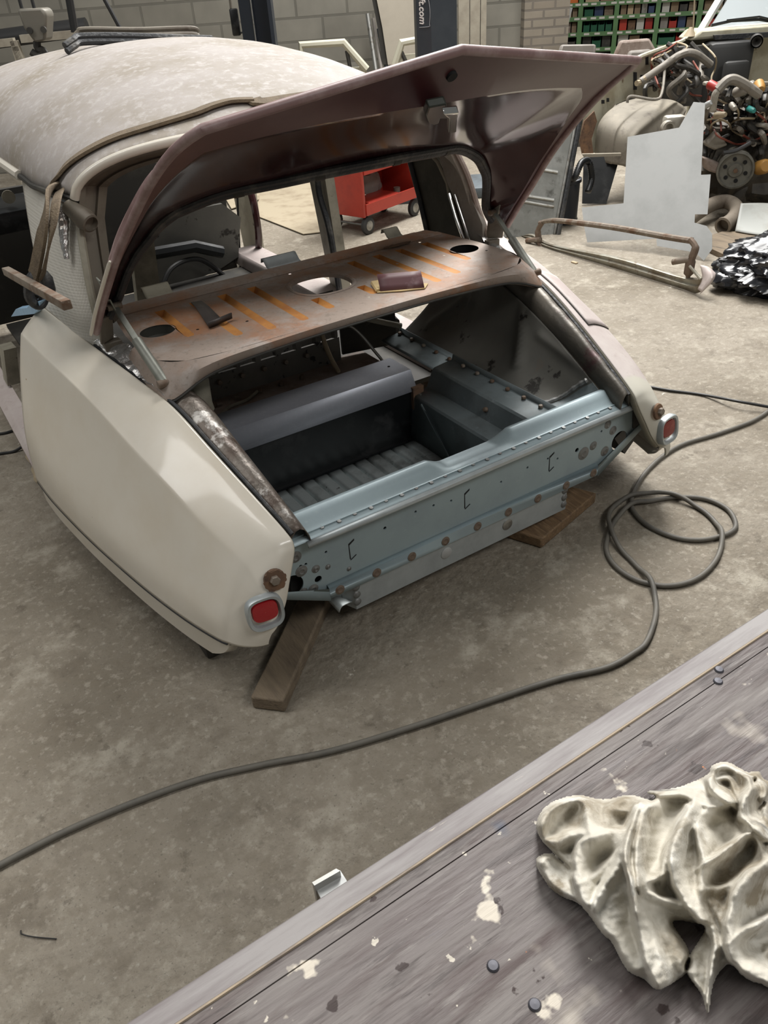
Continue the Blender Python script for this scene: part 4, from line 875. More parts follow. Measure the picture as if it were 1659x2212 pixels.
# the rag: a soft heap with overlapping folds (each fold: path, steep-side width, gentle-side width, height)
ROUT = [(295, 500), (320, 430), (400, 360), (540, 325), (690, 350), (840, 322), (960, 350), (1000, 325), (945, 303), (1130, 278), (1300, 205), (1330, 150), (1410, 128), (1490, 165), (1540, 190), (1600, 183), (1650, 240), (1850, 300), (1850, 1440), (1620, 1432), (1520, 1392), (1440, 1318), (1380, 1350), (1330, 1450), (1305, 1612), (1270, 1500), (1200, 1400), (1172, 1330), (1215, 1240), (1290, 1110), (1230, 1075), (1120, 1060), (1100, 1090), (1190, 1240), (1180, 1360), (1065, 1445), (1000, 1466), (930, 1405), (830, 1350), (745, 1195), (680, 1130), (560, 972), (430, 910), (350, 830), (293, 710), (380, 668), (500, 760), (330, 590)]
rg = [
 ([(610, 530), (600, 420), (540, 335), (420, 365), (330, 460), (310, 540)], 45, 110, .026), ([(330, 590), (450, 575), (620, 520)], 26, 70, .022), ([(520, 770), (420, 690), (340, 680), (330, 720)], 24, 90, .014), ([(540, 960), (420, 890), (330, 760)], 36, 90, .012),
 ([(560, 960), (525, 760), (560, 610), (680, 540), (820, 545)], 22, 120, .030), ([(660, 1080), (590, 940), (545, 800)], 40, 120, .020), ([(600, 800), (700, 740), (810, 610)], 20, 60, .020), ([(640, 960), (740, 780), (800, 650), (860, 500), (890, 390)], 26, 80, .032), ([(880, 1010), (850, 850), (820, 700), (840, 560), (895, 400)], 18, 46, .044), ([(700, 470), (720, 390), (840, 330), (950, 360)], 24, 80, .018), ([(760, 400), (830, 410), (880, 370)], 16, 40, .014),
 ([(690, 1130), (690, 1010), (760, 800), (790, 760)], 26, 130, .020), ([(900, 1340), (800, 1240), (740, 1080)], 40, 90, .016), ([(1010, 1450), (930, 1240), (890, 1060), (850, 880)], 26, 110, .026), ([(1180, 1350), (1080, 1160), (960, 960)], 50, 130, .016), ([(1060, 1440), (1020, 1260), (960, 1090), (920, 950)], 20, 50, .018),
 ([(895, 870), (880, 720), (890, 560), (920, 420), (950, 380)], 18, 90, .036), ([(1030, 800), (900, 860), (900, 885), (1000, 915), (1150, 960)], 18, 70, .026), ([(1030, 790), (1060, 640), (1140, 500), (1180, 380)], 16, 60, .024), ([(1180, 1040), (1060, 1000), (960, 930)], 26, 70, .014),
 ([(1260, 1070), (1130, 880), (1085, 720), (1120, 540), (1190, 390)], 20, 110, .038), ([(1270, 1060), (1255, 880), (1270, 720), (1235, 520)], 18, 70, .026), ([(1390, 1080), (1330, 980), (1275, 880)], 20, 70, .020), ([(1400, 1010), (1330, 900), (1290, 860)], 16, 40, .014),
 ([(1420, 380), (1300, 385), (1190, 330), (1060, 325), (950, 310)], 16, 70, .024), ([(1420, 350), (1330, 270), (1290, 215)], 16, 60, .018), ([(1420, 370), (1330, 290), (1305, 220), (1340, 150), (1420, 130), (1500, 170), (1550, 250), (1540, 330)], 16, 60, .040), ([(1500, 390), (1440, 240), (1350, 230), (1340, 260)], 14, 40, .022), ([(1520, 190), (1610, 190), (1650, 290), (1640, 330)], 16, 60, .028), ([(1640, 580), (1540, 480), (1500, 440), (1520, 330), (1550, 280)], 18, 90, .038), ([(1630, 690), (1600, 600), (1530, 510)], 16, 50, .026), ([(1720, 560), (1650, 470), (1640, 400)], 20, 60, .024),
 ([(1285, 720), (1400, 640), (1530, 540)], 16, 60, .034), ([(1260, 640), (1240, 480), (1310, 400)], 20, 90, .022), ([(1280, 860), (1420, 850), (1590, 700), (1590, 560)], 20, 110, .022),
 ([(1640, 1420), (1500, 1350), (1420, 1220), (1420, 1060), (1460, 900), (1540, 790), (1660, 700)], 24, 140, .046), ([(1500, 1120), (1600, 1060), (1800, 960)], 18, 80, .034), ([(1500, 1120), (1620, 1080), (1800, 1070)], 14, 40, .020), ([(1560, 1380), (1600, 1280), (1800, 1160)], 30, 90, .016), ([(1530, 1000), (1480, 900), (1540, 820)], 30, 90, .014), ([(1700, 800), (1650, 700), (1660, 620)], 18, 60, .024),
 ([(1215, 1240), (1175, 1330), (1270, 1500)], 14, 60, .016), ([(1300, 1600), (1310, 1400), (1350, 1240), (1340, 1110)], 14, 44, .024), ([(1330, 1430), (1400, 1300), (1420, 1200)], 20, 50, .012)]
SCR = 609/1659
def cpx(p): return PZ(1050+p[0]*SCR, 1600+p[1]*SCR, BZ)
x0, y0 = 230, 90; step = 7; nx, ny = int((1830-x0)/step), int((1660-y0)/step)
H = [[0.0]*(nx+1) for _ in range(ny+1)]
def pip(x, y, P):
    c = False; j = len(P)-1
    for i in range(len(P)):
        if (P[i][1] > y) != (P[j][1] > y) and x < (P[j][0]-P[i][0])*(y-P[i][1])/(P[j][1]-P[i][1])+P[i][0]: c = not c
        j = i
    return c
def dseg(x, y, a, b):
    ux, uy = b[0]-a[0], b[1]-a[1]; t = ((x-a[0])*ux+(y-a[1])*uy)/max(ux*ux+uy*uy, 1e-6); t = 0 if t < 0 else 1 if t > 1 else t
    ex, ey = x-a[0]-ux*t, y-a[1]-uy*t; return ex*ex+ey*ey, ux*ey-uy*ex
ROP = [(p.x, p.y) for p in spline([V((*p, 0)) for p in ROUT+ROUT[:1]], 4*len(ROUT))]
segs = []
for pl, ws, wg, ht in rg:
    P = spline([V((*p, 0)) for p in pl], 5*(len(pl)-1)); P = [(p.x, p.y) for p in P]; m_ = wg*1.9
    segs.append((P, ws, wg, ht, min(p[0] for p in P)-m_, max(p[0] for p in P)+m_, min(p[1] for p in P)-m_, max(p[1] for p in P)+m_))
for j in range(ny+1):
    for i in range(nx+1):
        X = x0+i*step; Y = y0+j*step
        if not pip(X, Y, ROP): continue
        de = math.sqrt(min(dseg(X, Y, a, b)[0] for a, b in zip(ROP, ROP[1:])))
        wx = X+14*noise.noise(V((X*.008, Y*.008, 1))); wy = Y+14*noise.noise(V((X*.008, Y*.008, 9)))
        edge = min(1, de/26)**.5; dome = min(1, de/330); base = .006*edge+.020*dome; add = 0.0; top = 0.0
        for P, ws, wg, ht, ax_, bx_, ay_, by_ in segs:
            if not (ax_ < X < bx_ and ay_ < Y < by_): continue
            dm = 1e9; sd_ = 0
            for a, b in zip(P, P[1:]):
                q_, c_ = dseg(wx, wy, a, b)
                if q_ < dm: dm, sd_ = q_, c_
            dm = math.sqrt(dm)
            h_ = ht*math.exp(-(dm/(ws*1.25 if sd_ < 0 else wg))**2*1.1)
            add += h_; top = max(top, h_)
        h = base+(.82*top+.18*min(add, .075))*(.35+.65*edge)
        h += .0035*noise.noise(V((X*.011, Y*.011, 4)))+.0016*noise.noise(V((X*.03, Y*.03, 14)))
        H[j][i] = max(h, .0022)
g = G(); base = cpx((1000, 850)); gv = {}
for j in range(ny):
    for i in range(nx):
        q_ = [(j, i), (j, i+1), (j+1, i+1), (j+1, i)]
        if max(H[a][b] for a, b in q_) < .002: continue
        vs = []
        for a, b in q_:
            if (a, b) not in gv:
                h = H[a][b]; p = PZ(1050+(x0+b*step)*SCR, 1600+(y0+a*step)*SCR, BZ+h); p.z = BZ+max(h, 0.001); gv[(a, b)] = g.b.verts.new(p)
            vs.append(gv[(a, b)])
        g.b.faces.new(vs)
o = g.make('cotton_rag', M['cloth'], None, loc=V((base.x, base.y, BZ)), ang=180)
sm = o.modifiers.new('soft', 'SMOOTH'); sm.iterations = 5; sm.factor = .5
tag(o, 'crumpled dirty white cotton rag heaped on the workbench', 'rag')
# ------------------------------------------------------------------ right background
# old bumper lying on the floor
BX = 2.42
bb = thing('old_bumper', 'rusty old bumper assembly lying on the floor beyond the right wing', 'bumper', (BX, 1.75, 0))
bl = spline([PX(1118, 515, 2.5), PX(1150, 505, 2.46), PX(1195, 528, BX), PX(1340, 556, BX), PX(1480, 597, BX), PX(1525, 595, BX-.02)], 40)
low = [V((p.x-.02, p.y, max(.004, p.z-.085))) for p in bl]
g = G(); g.grid([bl, [p.lerp(q, .12)+V((-.012, 0, 0)) for p, q in zip(bl, low)], [p.lerp(q, .45)+V((.0, 0, 0)) for p, q in zip(bl, low)], [p.lerp(q, .55)+V((-.012, 0, 0)) for p, q in zip(bl, low)], low]); g.make('bumper_blade', M['rusty_steel'] if 0 else mat('dull_chromed_blade', (.36, .345, .29), .4, .45, [((.20, .16, .11), 5, .45, .62), ((.13, .08, .05), 12, .60, .7)]), bb, solid=.004)
tp = [PX(1165, 479, BX), PX(1200, 474, BX), PX(1320, 488, BX), PX(1440, 509, BX), PX(1492, 517, BX)]
g = G(); tpl = spline(tp, 30); g.grid([[p+V((.025, 0, .004)) for p in tpl], [p+V((-.005, 0, .006)) for p in tpl], [p+V((-.012, 0, -.004)) for p in tpl], [p+V((-.006, 0, -.022)) for p in tpl]]); g.make('top_rail', M['rusty_steel'], bb, solid=.004)
for pts_ in ([(1172, 480), (1162, 500), (1168, 530), (1182, 548)], [(1490, 517), (1502, 535), (1492, 565), (1486, 600)]):
    g = G(); sp = spline([PX(*p, BX) for p in pts_], 18); g.tube([p+V((0, 0, 0)) for p in sp], [.016]*6+[.02]*6+[.026]*5+[.014, .01], 8); g.make('bumper_bracket', M['rust'] if 0 else mat('brown_bracket', (.15, .105, .075), .6, .2, [((.24, .19, .15), 14, .5, .7)]), bb)
for a, b in (((1138, 520), (1168, 517)), ((1454, 566), (1490, 560))):
    g = G(); p, q = PX(*a, BX-.03), PX(*b, BX-.01); g.tube([p, q], .016, 12); g.lathe(p, p-q, [(.016, 0), (.016, .002), (.009, .002), (.009, -.02), (.0001, -.02)], 14); g.make('mounting_tube', M['rusty_steel'], bb)
g = G(); st = [[PX(1512, 572, BX-.02), PX(1518, 600, BX-.03), PX(1508, 625, BX-.05)], [PX(1530, 578, BX-.0), PX(1536, 600, BX-.04), PX(1514, 630, BX-.06)], [PX(1546, 592, BX+.02), PX(1538, 608, BX-.03), PX(1512, 634, BX-.06)]]
for r in st:
    for p in r: p.z = max(p.z, .004)
g.grid(loft(st, 8, 8)); g.make('bumper_tip', M['pink'], bb, solid=.004)
g = G(); g.tube([PX(1490, 575, BX-.02), PX(1514, 603, BX-.04)], .008, 8); g.make('stay_rod', M['creamdk'], bb)
# cut aluminium sheet leaning
def SHT(px, py): return AT(px, py, 4.72-(px-1400)*.0016+(545-py)/317*.40)
out = [(1355, 303), (1466, 283), (1497, 228), (1522, 230), (1513, 385), (1534, 384), (1527, 470), (1500, 470), (1499, 488), (1525, 495), (1537, 512), (1537, 545), (1519, 570), (1500, 552), (1418, 538), (1417, 522), (1268, 530), (1262, 500), (1256, 455), (1346, 446)]
P_ = [SHT(*p) for p in out]; mz = min(p.z for p in P_)
g = G(); n_ = -HF+ZZ*.3
# fit one plane
o0, o1, o2 = SHT(1355, 303), SHT(1513, 385), SHT(1270, 525); nn = (o1-o0).cross(o2-o0).normalized()
P_ = [PL(*p, o0, nn) for p in out]
lift = max(0, .004-min(p.z for p in P_)); P_ = [p+ZZ*lift for p in P_]
g.slab(P_, nn*.003); tag(g.make('metal_sheet', M['alu'], None, smooth=False, loc=V((P_[16].x, P_[16].y, 0))), 'pale grey aluminium sheet with stepped cut edges leaning near the engine', 'sheet')
# black plastic bag
bc = V((2.80, .93, 0))+HR*.15
def crump(u):
    p = u*2.1; r = 1.0
    for k, a in ((1, .14), (2.1, .09), (4.3, .036), (8, .012)): r += a*(1-2*abs(noise.noise(p*k+V((k, 0, 0)))))-a*.5
    return r
g = G(); c = bc+V((0, 0, .10)); g.ball(c, .44, .34, .165, 72, ax=(HR, HF, ZZ), f=crump)
for v in g.b.verts: v.co.z = max(.003, v.co.z)
g.ball(c-HR*.40-HF*.02+V((0, 0, -.04)), .11, .09, .05, 16, ax=(HR, HF, ZZ), f=crump)
for v in g.b.verts: v.co.z = max(.003, v.co.z)
tag(g.make('rubbish_bag', M['bag'], None, loc=bc, ang=60), 'crumpled shiny black plastic bag on the floor at the right edge', 'bag')
# grey door panel leaning behind the right wing
DP = thing('door_panel', 'tall grey door panel with pressed ribs and dark edge leaning behind the boot lid', 'door', V((2.5, 2.55, 0)))
d0, d1, d2_ = PZ(1095, 512, .004), PZ(1212, 500, .004), None
dn = (HF*.97-ZZ*.25).normalized(); dn = PL(1095, 512, d0, dn)*0+dn
def DPP(px, py): return PL(px, py, d0, dn)
ol = [(1088, 512), (1200, 512), (1251, 250), (1262, 225), (1230, 215), (1140, 330)]
g = G(); g.slab([DPP(*p) for p in ol], HF*.02); g.make('panel_skin', mat('grey_scuffed_panel', (.21, .215, .20), .45, .2, [((.32, .325, .31), 3, .45, .65), ((.10, .10, .09), 8, .56, .68)]), DP)
g = G(); g.tube([DPP(1204, 512)-HF*.01, DPP(1254, 250)-HF*.01, DPP(1266, 220)-HF*.01], .016, 8); g.make('edge_trim', M['seal'], DP)
g = G(); g.tube([DPP(1196, 510)-HF*.008, DPP(1248, 240)-HF*.008], .009, 8); g.make('bright_edge', M['steel'], DP)
for ya, yb_ in ((432, 446), (420, 432), (362, 372)):
    g = G(); g.tube([DPP(1118 if ya > 400 else 1150, ya)-HF*.004, DPP(1196 if ya > 400 else 1204, yb_)-HF*.004], .011, 8); g.make('pressed_rib', DP.children[0].data.materials[0], DP)
# vacuum bucket
vc = PZ(1232, 500, 0)+HF*.26; VCU = thing('vacuum_drum', 'dark blue-black vacuum drum with ribbed hose behind the old bumper', 'vacuum', vc)
g = G(); g.lathe(vc, (0, 0, 1), [(.0001, 0), (.105, 0), (.11, .02), (.105, .03), (.108, .26), (.118, .265), (.118, .285), (.105, .29), (.10, .25)], 28); g.make('drum', mat('blue_black_plastic', (.012, .016, .024), .35), VCU)
g = G(); g.lathe(vc+V((0, 0, .27)), (0, 0, 1), [(.10, 0), (.095, .05), (.06, .09), (.0001, .10)], 24); g.make('motor_head', M['carpanel'], VCU)
hb = spline([vc+V((.03, 0, .30)), AT(1240, 385, 5.4), AT(1256, 352, 5.45), AT(1272, 350, 5.5), AT(1278, 385, 5.5), AT(1270, 415, 5.45)], 90)
g = G(); g.tube(hb, [.019+.004*(k % 2) for k in range(91)], 10); g.make('ribbed_hose', M['black'], VCU, ang=80)
# black board
g = G(); b0_ = PZ(1262, 444, .004); bn = (HF*.95-ZZ*.3).normalized(); g.slab([PL(*p, b0_, bn) for p in ((1258, 440), (1310, 440), (1340, 336), (1262, 332))], HF*.015)
tag(g.make('black_board', M['black'], None, loc=b0_), 'black sheet panel leaning behind the vacuum drum', 'panel')
g = G(); g.slab([AT(*p, 5.75) for p in ((1258, 333), (1342, 331), (1342, 337), (1262, 340))], HF*.02)
tag(g.make('wooden_batten', M['rail'], None, loc=AT(1300, 335, 5.75)), 'pale thin batten across the top of the black panel', 'batten')
# ---- the other car
OC = thing('car_shell', 'cream rusting car shell with bare engine bay at the upper right', 'car', V((4.6, 3.3, 0)))
def wd(px): return 6.05+(px-1258)/247*1.25
wout = [(1256, 332), (1253, 285), (1262, 235), (1285, 195), (1340, 150), (1385, 128), (1470, 94), (1508, 72), (1512, 120), (1508, 215), (1430, 212), (1370, 208), (1325, 228), (1298, 265), (1284, 330)]
g = G(); fr_ = [AT(p[0], p[1], wd(p[0])) for p in wout]; g.slab(fr_, HF*.03+HR*.02); wp = g.make('wing_panel', M['oldcream'], OC, smooth=False)
g = G(); tr = [AT(x, y, wd(x)-.02) for x, y in ((1340, 145), (1385, 122), (1430, 105), (1470, 91), (1508, 70))]; g.tube(tr, .018, 8); g.make('wing_rail', M['creamdk'] if 0 else M['oldcream'], OC)
for (x, y, sx, sy) in ((1396, 128, 5, 12), (1411, 141, 4, 4), (1370, 175, 6, 19), (1385, 168, 12, 6), (1301, 220, 5, 4), (1312, 216, 4, 4), (1411, 182, 5, 6)):
    g = G(); d_ = wd(x)-.012; g.slab([AT(x+a*sx, y+b*sy, d_) for a, b in ((-1, -1), (1, -1), (1, 1), (-1, 1))], HF*.006); g.make('panel_hole', M['dark'], wp)
def srib(k): 
    return 1.0
st = []
for (ax_, ay, bx_, by_, cx_, cy, dx_, dy, D0) in ((1284, 345, 1292, 270, 1330, 228, 1375, 212, 6.15), (1300, 350, 1310, 275, 1346, 236, 1395, 214, 6.05), (1322, 354, 1334, 285, 1368, 246, 1420, 213, 5.98), (1345, 358, 1360, 295, 1398, 254, 1452, 216, 5.92), (1362, 360, 1385, 320, 1425, 285, 1475, 228, 5.95)):
    st.append([AT(ax_, ay, D0), AT(bx_, by_, D0), AT(cx_, cy, D0+.12), AT(dx_, dy, D0+.35)])
st.append([AT(1420, 345, 6.05), AT(1440, 330, 6.1), AT(1462, 290, 6.2), AT(1482, 240, 6.35)])
gr = loft(st, 50, 22); gr = [[p-HF*.018*max(0, math.sin(i/50*math.pi*7))**3 for p in r] for i, r in enumerate(gr)]
g = G(); g.grid(gr); g.make('wheel_tub', M['tub'], OC, solid=.01, off=-1)
g = G(); g.slab([AT(*p, 6.02) for p in ((1252, 305), (1262, 262), (1284, 240), (1290, 262), (1278, 300), (1282, 332), (1258, 334))], HF*.02); g.make('rust_patch', M['rust'], OC)
g = G(); g.slab([AT(*p, 7.2) for p in ((1500, 75), (1720, 70), (1720, 330), (1480, 330))], HF*.04); fw = g.make('firewall', M['oldcream'], OC, smooth=False)
g = G(); g.slab([AT(*p, 7.0) for p in ((1490, 88), (1512, 66), (1720, 50), (1720, 80), (1540, 84))], HF*.3); g.make('cowl', M['oldcream'], OC, bev=.02)
g = G(); g.slab([AT(*p, 6.95) for p in ((1543, 76), (1720, 66), (1720, 78), (1545, 86))], HF*.03); g.make('cowl_seal', M['seal'], OC)
g = G(); g.bar(AT(1512, 70, 7.2), AT(1572, -30, 7.6), .05, .04); g.make('screen_pillar', mat('white_pillar', (.62, .61, .58), .5), OC)
g = G(); g.slab([AT(1534, 60, 7.25), AT(1590, -30, 7.6), AT(1760, -30, 7.6), AT(1720, 44, 7.25)], HF*.01); g.make('windscreen', mat('sky_lit_glass', (.32, .35, .36), .12, 0, coat=.5, layers=[((.44, .48, .51), 1.5, .45, .6)]), OC, smooth=False)
g = G(); g.tube([AT(1536, 55, 7.1), AT(1580, 45, 7.1), AT(1640, 42, 7.1), AT(1720, 55, 7.1)], .012, 6); g.tube([AT(1570, 44, 7.08), AT(1640, 36, 7.08), AT(1700, 50, 7.08)], .008, 6); g.make('wiper', M['black'], OC)
g = G(); c = AT(1634, 88, 6.9); g.lathe(c, (-HF-HR*.4), [(.045, .08), (.05, 0), (.04, 0), (.035, .08), (.0001, .02)], 20); g.make('heater_outlet', M['hose_dark'], OC)
g = G(); g.box(AT(1560, 165, 7.0), (.36, .25, .50), (HR, HF, ZZ), bev=.04); g.box(AT(1585, 172, 6.80), (.20, .06, .26), (HR, HF, ZZ), bev=.03); g.make('heater_box', M['black'] if 0 else mat('black_box', (.028, .028, .027), .45), OC)
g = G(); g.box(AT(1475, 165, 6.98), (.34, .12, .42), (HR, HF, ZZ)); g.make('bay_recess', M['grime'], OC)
random.seed(11)
for n_, m_ in ((10, 'hose_dark'), (5, 'wire_red'), (3, 'hose_grey'), (3, 'wire_tan')):
    for k in range(n_):
        x0_, y0_ = random.uniform(1405, 1530), random.uniform(90, 150); g = G()
        pts_ = [AT(x0_, y0_, 6.7)]
        for q in range(4): x0_ += random.uniform(-35, 35); y0_ += random.uniform(2, 38); pts_.append(AT(min(max(x0_, 1395), 1545), min(y0_, 235), 6.6+random.uniform(-.15, .1)))
        g.tube(spline(pts_, 24), {'hose_dark': .018, 'wire_red': .007, 'hose_grey': .022, 'wire_tan': .007}[m_], 7); g.make('wiring_loom' if 'wire' in m_ else 'coolant_hose', M[m_], OC)
g = G(); g.tube(spline([AT(1383, 177, 6.35), AT(1430, 145, 6.4), AT(1470, 118, 6.4), AT(1500, 115, 6.4), AT(1535, 140, 6.45)], 30), .026, 9); g.make('coolant_hose', M['hose_grey'], OC)
g = G(); g.tube(spline([AT(1375, 180, 6.33), AT(1383, 177, 6.35), AT(1395, 168, 6.35)], 8), .02, 8); g.make('hose_end', M['wire_tan'], OC)
g = G(); g.tube(spline([AT(1355, 222, 6.1), AT(1363, 208, 6.1), AT(1415, 215, 6.1), AT(1430, 200, 6.2), AT(1436, 150, 6.4)], 24), .010, 7); g.make('brake_pipe', M['hose_grey'], OC)
# ---- the engine
EN = thing('engine', 'oily greasy engine with belt pulley, hoses and loose wires standing in the right background', 'engine', V((3.75, 2.2, 0)))
def E_(px, py, d=0): return AT(px, py, 5.55+d)
g = G(); g.ball(E_(1610, 360, .35), .62, .35, .40, 24, ax=(HR, HF, ZZ), f=lambda u: 1+.22*noise.noise(u*3.5)+.08*noise.noise(u*9)); g.ball(E_(1560, 420, .3), .32, .28, .26, 18, ax=(HR, HF, ZZ), f=lambda u: 1+.2*noise.noise(u*4)); g.make('engine_block', M['oily'], EN)
pc = E_(1588, 366, -.12); pd = (-HF*.93-HR*.30-ZZ*.05).normalized()
g = G(); g.lathe(pc, pd, [(.045, -.02), (.105, -.02), (.118, -.008), (.100, .004), (.118, .016), (.118, .026), (.106, .030), (.098, .014), (.050, .010), (.042, .024), (.018, .026), (.0001, .026)], 40); pu = g.make('belt_pulley', mat('dusty_pulley', (.17, .165, .14), .5, .3, [((.10, .095, .08), 20, .5, .7)]), EN)
x_, y_2 = frame(pd)
for k in range(6):
    t = 2*math.pi*k/6+.3; c = pc+pd*.0135+(x_*math.cos(t)+y_2*math.sin(t))*.070; g = G(); g.cyl(c-pd*.004, c+pd*.003, .013, 14); g.make('pulley_hole', M['dark'], pu)
g = G(); g.lathe(pc+pd*.02, pd, [(.014, 0), (.014, .022), (.0001, .024)], 6); g.make('pulley_nut', M['rust'], pu)
g = G(); g.lathe(pc-pd*.04, -pd, [(.0001, -.01), (.095, 0), (.11, .02), (.11, .10), (.095, .12), (.0001, .13)], 26); g.make('alternator', M['aluc'] if 0 else mat('dirty_alloy_case', (.22, .205, .165), .5, .4, [((.10, .09, .07), 9, .5, .65)]), EN)
g = G(); g.slab([E_(*p, -.1) for p in ((1527, 310), (1552, 285), (1573, 314), (1545, 325), (1530, 318))], HF*.08); g.make('engine_bracket', M['tub'], EN, bev=.01)
g = G(); g.slab([E_(*p, -.1) for p in ((1521, 340), (1556, 352), (1557, 378), (1530, 370))], HF*.1); g.make('engine_bracket', M['primer'], EN, bev=.015)
random.seed(5)
for n_, m_, r_ in ((20, 'hose_dark', .018), (9, 'hose_grey', .018), (9, 'wire_tan', .006), (9, 'wire_red', .006), (10, 'cable', .008), (5, 'aluc', .012)):
    for k in range(n_):
        x0_, y0_ = random.uniform(1525, 1690), random.uniform(185, 300); g = G(); pts_ = [E_(x0_, y0_, random.uniform(-.1, .2))]
        a_ = random.uniform(0, 6.28)
        for q in range(4):
            a_ += random.uniform(-1.1, 1.1); x0_ += 24*math.cos(a_); y0_ += 20*math.sin(a_); pts_.append(E_(max(1522, x0_), min(max(y0_, 180), 345), random.uniform(-.15, .12)))
        g.tube(spline(pts_, 26), r_*random.uniform(.8, 1.2), 7); g.make('wiring_loom' if m_ in ('wire_tan', 'wire_red', 'cable') else 'engine_pipe', M[m_], EN)
for c, r, m_ in (((1548, 190), .045, 'binred'), ((1605, 195), .05, 'hose_grey'), ((1642, 190), .05, 'amber'), ((1625, 238), .028, 'teal'), ((1530, 225), .03, 'alu'), ((1585, 232), .03, 'aluc'), ((1650, 360), .075, 'amber'), ((1560, 248), .03, 'wire_tan')):
    g = G(); p = E_(*c, -.2); r *= .62; g.lathe(p, (-HF+HR*random.uniform(-.6, .6)+ZZ*random.uniform(-.4, .6)), [(.0001, .03), (r*.7, .03), (r, .01), (r, -.06), (.0001, -.06)], 16); g.make('engine_fitting', M[m_], EN)
g = G(); g.tube(spline([E_(1550, 195, -.22), E_(1575, 172, -.22), E_(1600, 178, -.22), E_(1640, 205, -.22)], 22), .03, 9); g.make('intake_hose', M['hose_grey'], EN)
g = G(); g.tube(spline([E_(1540, 240, -.2), E_(1545, 205, -.22), E_(1560, 185, -.22)], 14), .022, 9); g.make('intake_pipe', M['aluc'], EN)
g = G(); g.tube(spline([E_(1562, 330, -.2), E_(1590, 325, -.2), E_(1622, 308, -.2)], 14), .013, 8); g.make('oil_hose', M['cable'], EN)
g = G(); g.box(E_(1600, 470, .45), (.9, .5, .10), (HR, HF, ZZ), bev=.02); g.make('engine_cradle', M['grime'], EN)
for r_ in (-.3, .3):
    g = G(); p = E_(1600, 470, .45)+HR*r_; g.box(V((p.x, p.y, p.z/2)), (.08, .08, max(.05, p.z)), (HR, HF, ZZ)); g.make('cradle_leg', M['grime'], EN)
g = G(); g.box(AT(1455, 270, 5.75), (.14, .1, .12), (HR, HF, ZZ), bev=.02); g.lathe(AT(1440, 275, 5.7), -HF, [(.045, 0), (.045, .05), (.03, .05), (.03, 0)], 16)
tag(g.make('brake_caliper', M['aluc'], None, loc=AT(1452, 272, 5.75)), 'alloy brake caliper showing above the aluminium sheet', 'caliper')
# exhaust elbow and offcut sheet with cardboard below
ct = [AT(*p, 4.75) for p in ((1515, 500), (1560, 475), (1700, 470), (1720, 525), (1560, 545))]
g = G(); g.slab([PZ(*p, .03) for p in ((1500, 520), (1560, 500), (1760, 500), (1760, 545), (1560, 548))], (0, 0, -.028)); tag(g.make('board_stack', M['wood'], None, loc=PZ(1620, 520, 0)), 'brown boards lying flat behind the black plastic bag', 'boards')
g = G(); pts_ = [V((p.x, p.y, p.z)) for p in spline([PZ(1563, 487, .06), PZ(1583, 472, .075), PZ(1592, 452, .09), PZ(1572, 436, .10), PZ(1542, 440, .10), PZ(1505, 462, .085), PZ(1470, 490, .07)], 30)]
g.tube(pts_, .046, 14, cap=False); ti = (pts_[0]-pts_[1]).normalized(); g.lathe(pts_[0], ti, [(.046, -.01), (.054, 0), (.054, .012), (.040, .014), (.038, -.04), (.0001, -.05)], 20)
tag(g.make('exhaust_elbow', mat('dusty_pipe', (.23, .195, .155), .6, .2, [((.15, .12, .09), 9, .5, .7)]), None, loc=V((pts_[10].x, pts_[10].y, .05))), 'dusty curved pipe elbow lying beside the engine', 'pipe')
g = G(); st = [[PZ(1588, 500, .035), PZ(1600, 440, .16)], [PZ(1640, 508, .035), PZ(1660, 440, .14)], [PZ(1720, 512, .035), PZ(1740, 450, .12)]]; g.grid(loft(st, 12, 8)); tag(g.make('offcut_sheet', M['ply'], None, solid=.004, loc=PZ(1640, 500, 0)), 'pale green-grey offcut sheet curling beside the pipe elbow', 'sheet')

# ------------------------------------------------------------------ trolley, lift posts, cardboard
TR = thing('tool_trolley', 'red wheeled tool trolley seen through the rear window opening', 'trolley', PZ(800, 490, 0))
fl_l, fl_r = PZ(738, 492, 0), PZ(905, 462, 0); tx = (PZ(880, 472, 0)-PZ(790, 508, 0)).normalized(); ty = ZZ.cross(tx)
to = PZ(790, 508, 0)
def T_(u, v, z): return to+tx*u+ty*v+ZZ*z
Wt, Dt, z0, z1 = .62, .36, .12, .92
g = G(); g.box(T_(-.01, .16, .5*(z0+z1)), (.03, Dt, z1-z0), (tx, ty, ZZ), bev=.012); g.box(T_(Wt, .16, .5*(z0+z1)), (.03, Dt, z1-z0), (tx, ty, ZZ), bev=.012); g.box(T_(Wt/2, .33, .5*(z0+z1)), (Wt, .015, z1-z0), (tx, ty, ZZ)); tb = g.make('trolley_frame', M['redpaint'], TR)
for z in (.14, .405, .88):
    g = G(); g.box(T_(Wt/2, .16, z), (Wt, Dt, .015), (tx, ty, ZZ)); g.box(T_(Wt/2, -.02, z+.03), (Wt, .012, .075), (tx, ty, ZZ)); g.make('tray', M['redpaint'], TR)
for u, v in ((.03, .0), (.03, .30), (Wt-.05, .0), (Wt-.05, .30)):
    g = G(); c = T_(u, v, .06); g.lathe(c-tx*0-ty*.018, ty, [(.0001, 0), (.05, 0), (.06, .006), (.06, .03), (.05, .036), (.0001, .036)], 24); wh = g.make('castor_wheel', M['cable'] if 0 else mat('dark_tyre', (.03, .03, .03), .6), TR)
    g = G(); g.lathe(c-ty*.0185, -ty, [(.0001, .004), (.02, .003), (.034, 0)], 18); g.make('wheel_hub', M['steel'], wh)
g = G(); g.tube([T_(.03, .30, .06), T_(.03, 0, .06)], .009, 8); g.make('axle', M['steel'], TR)
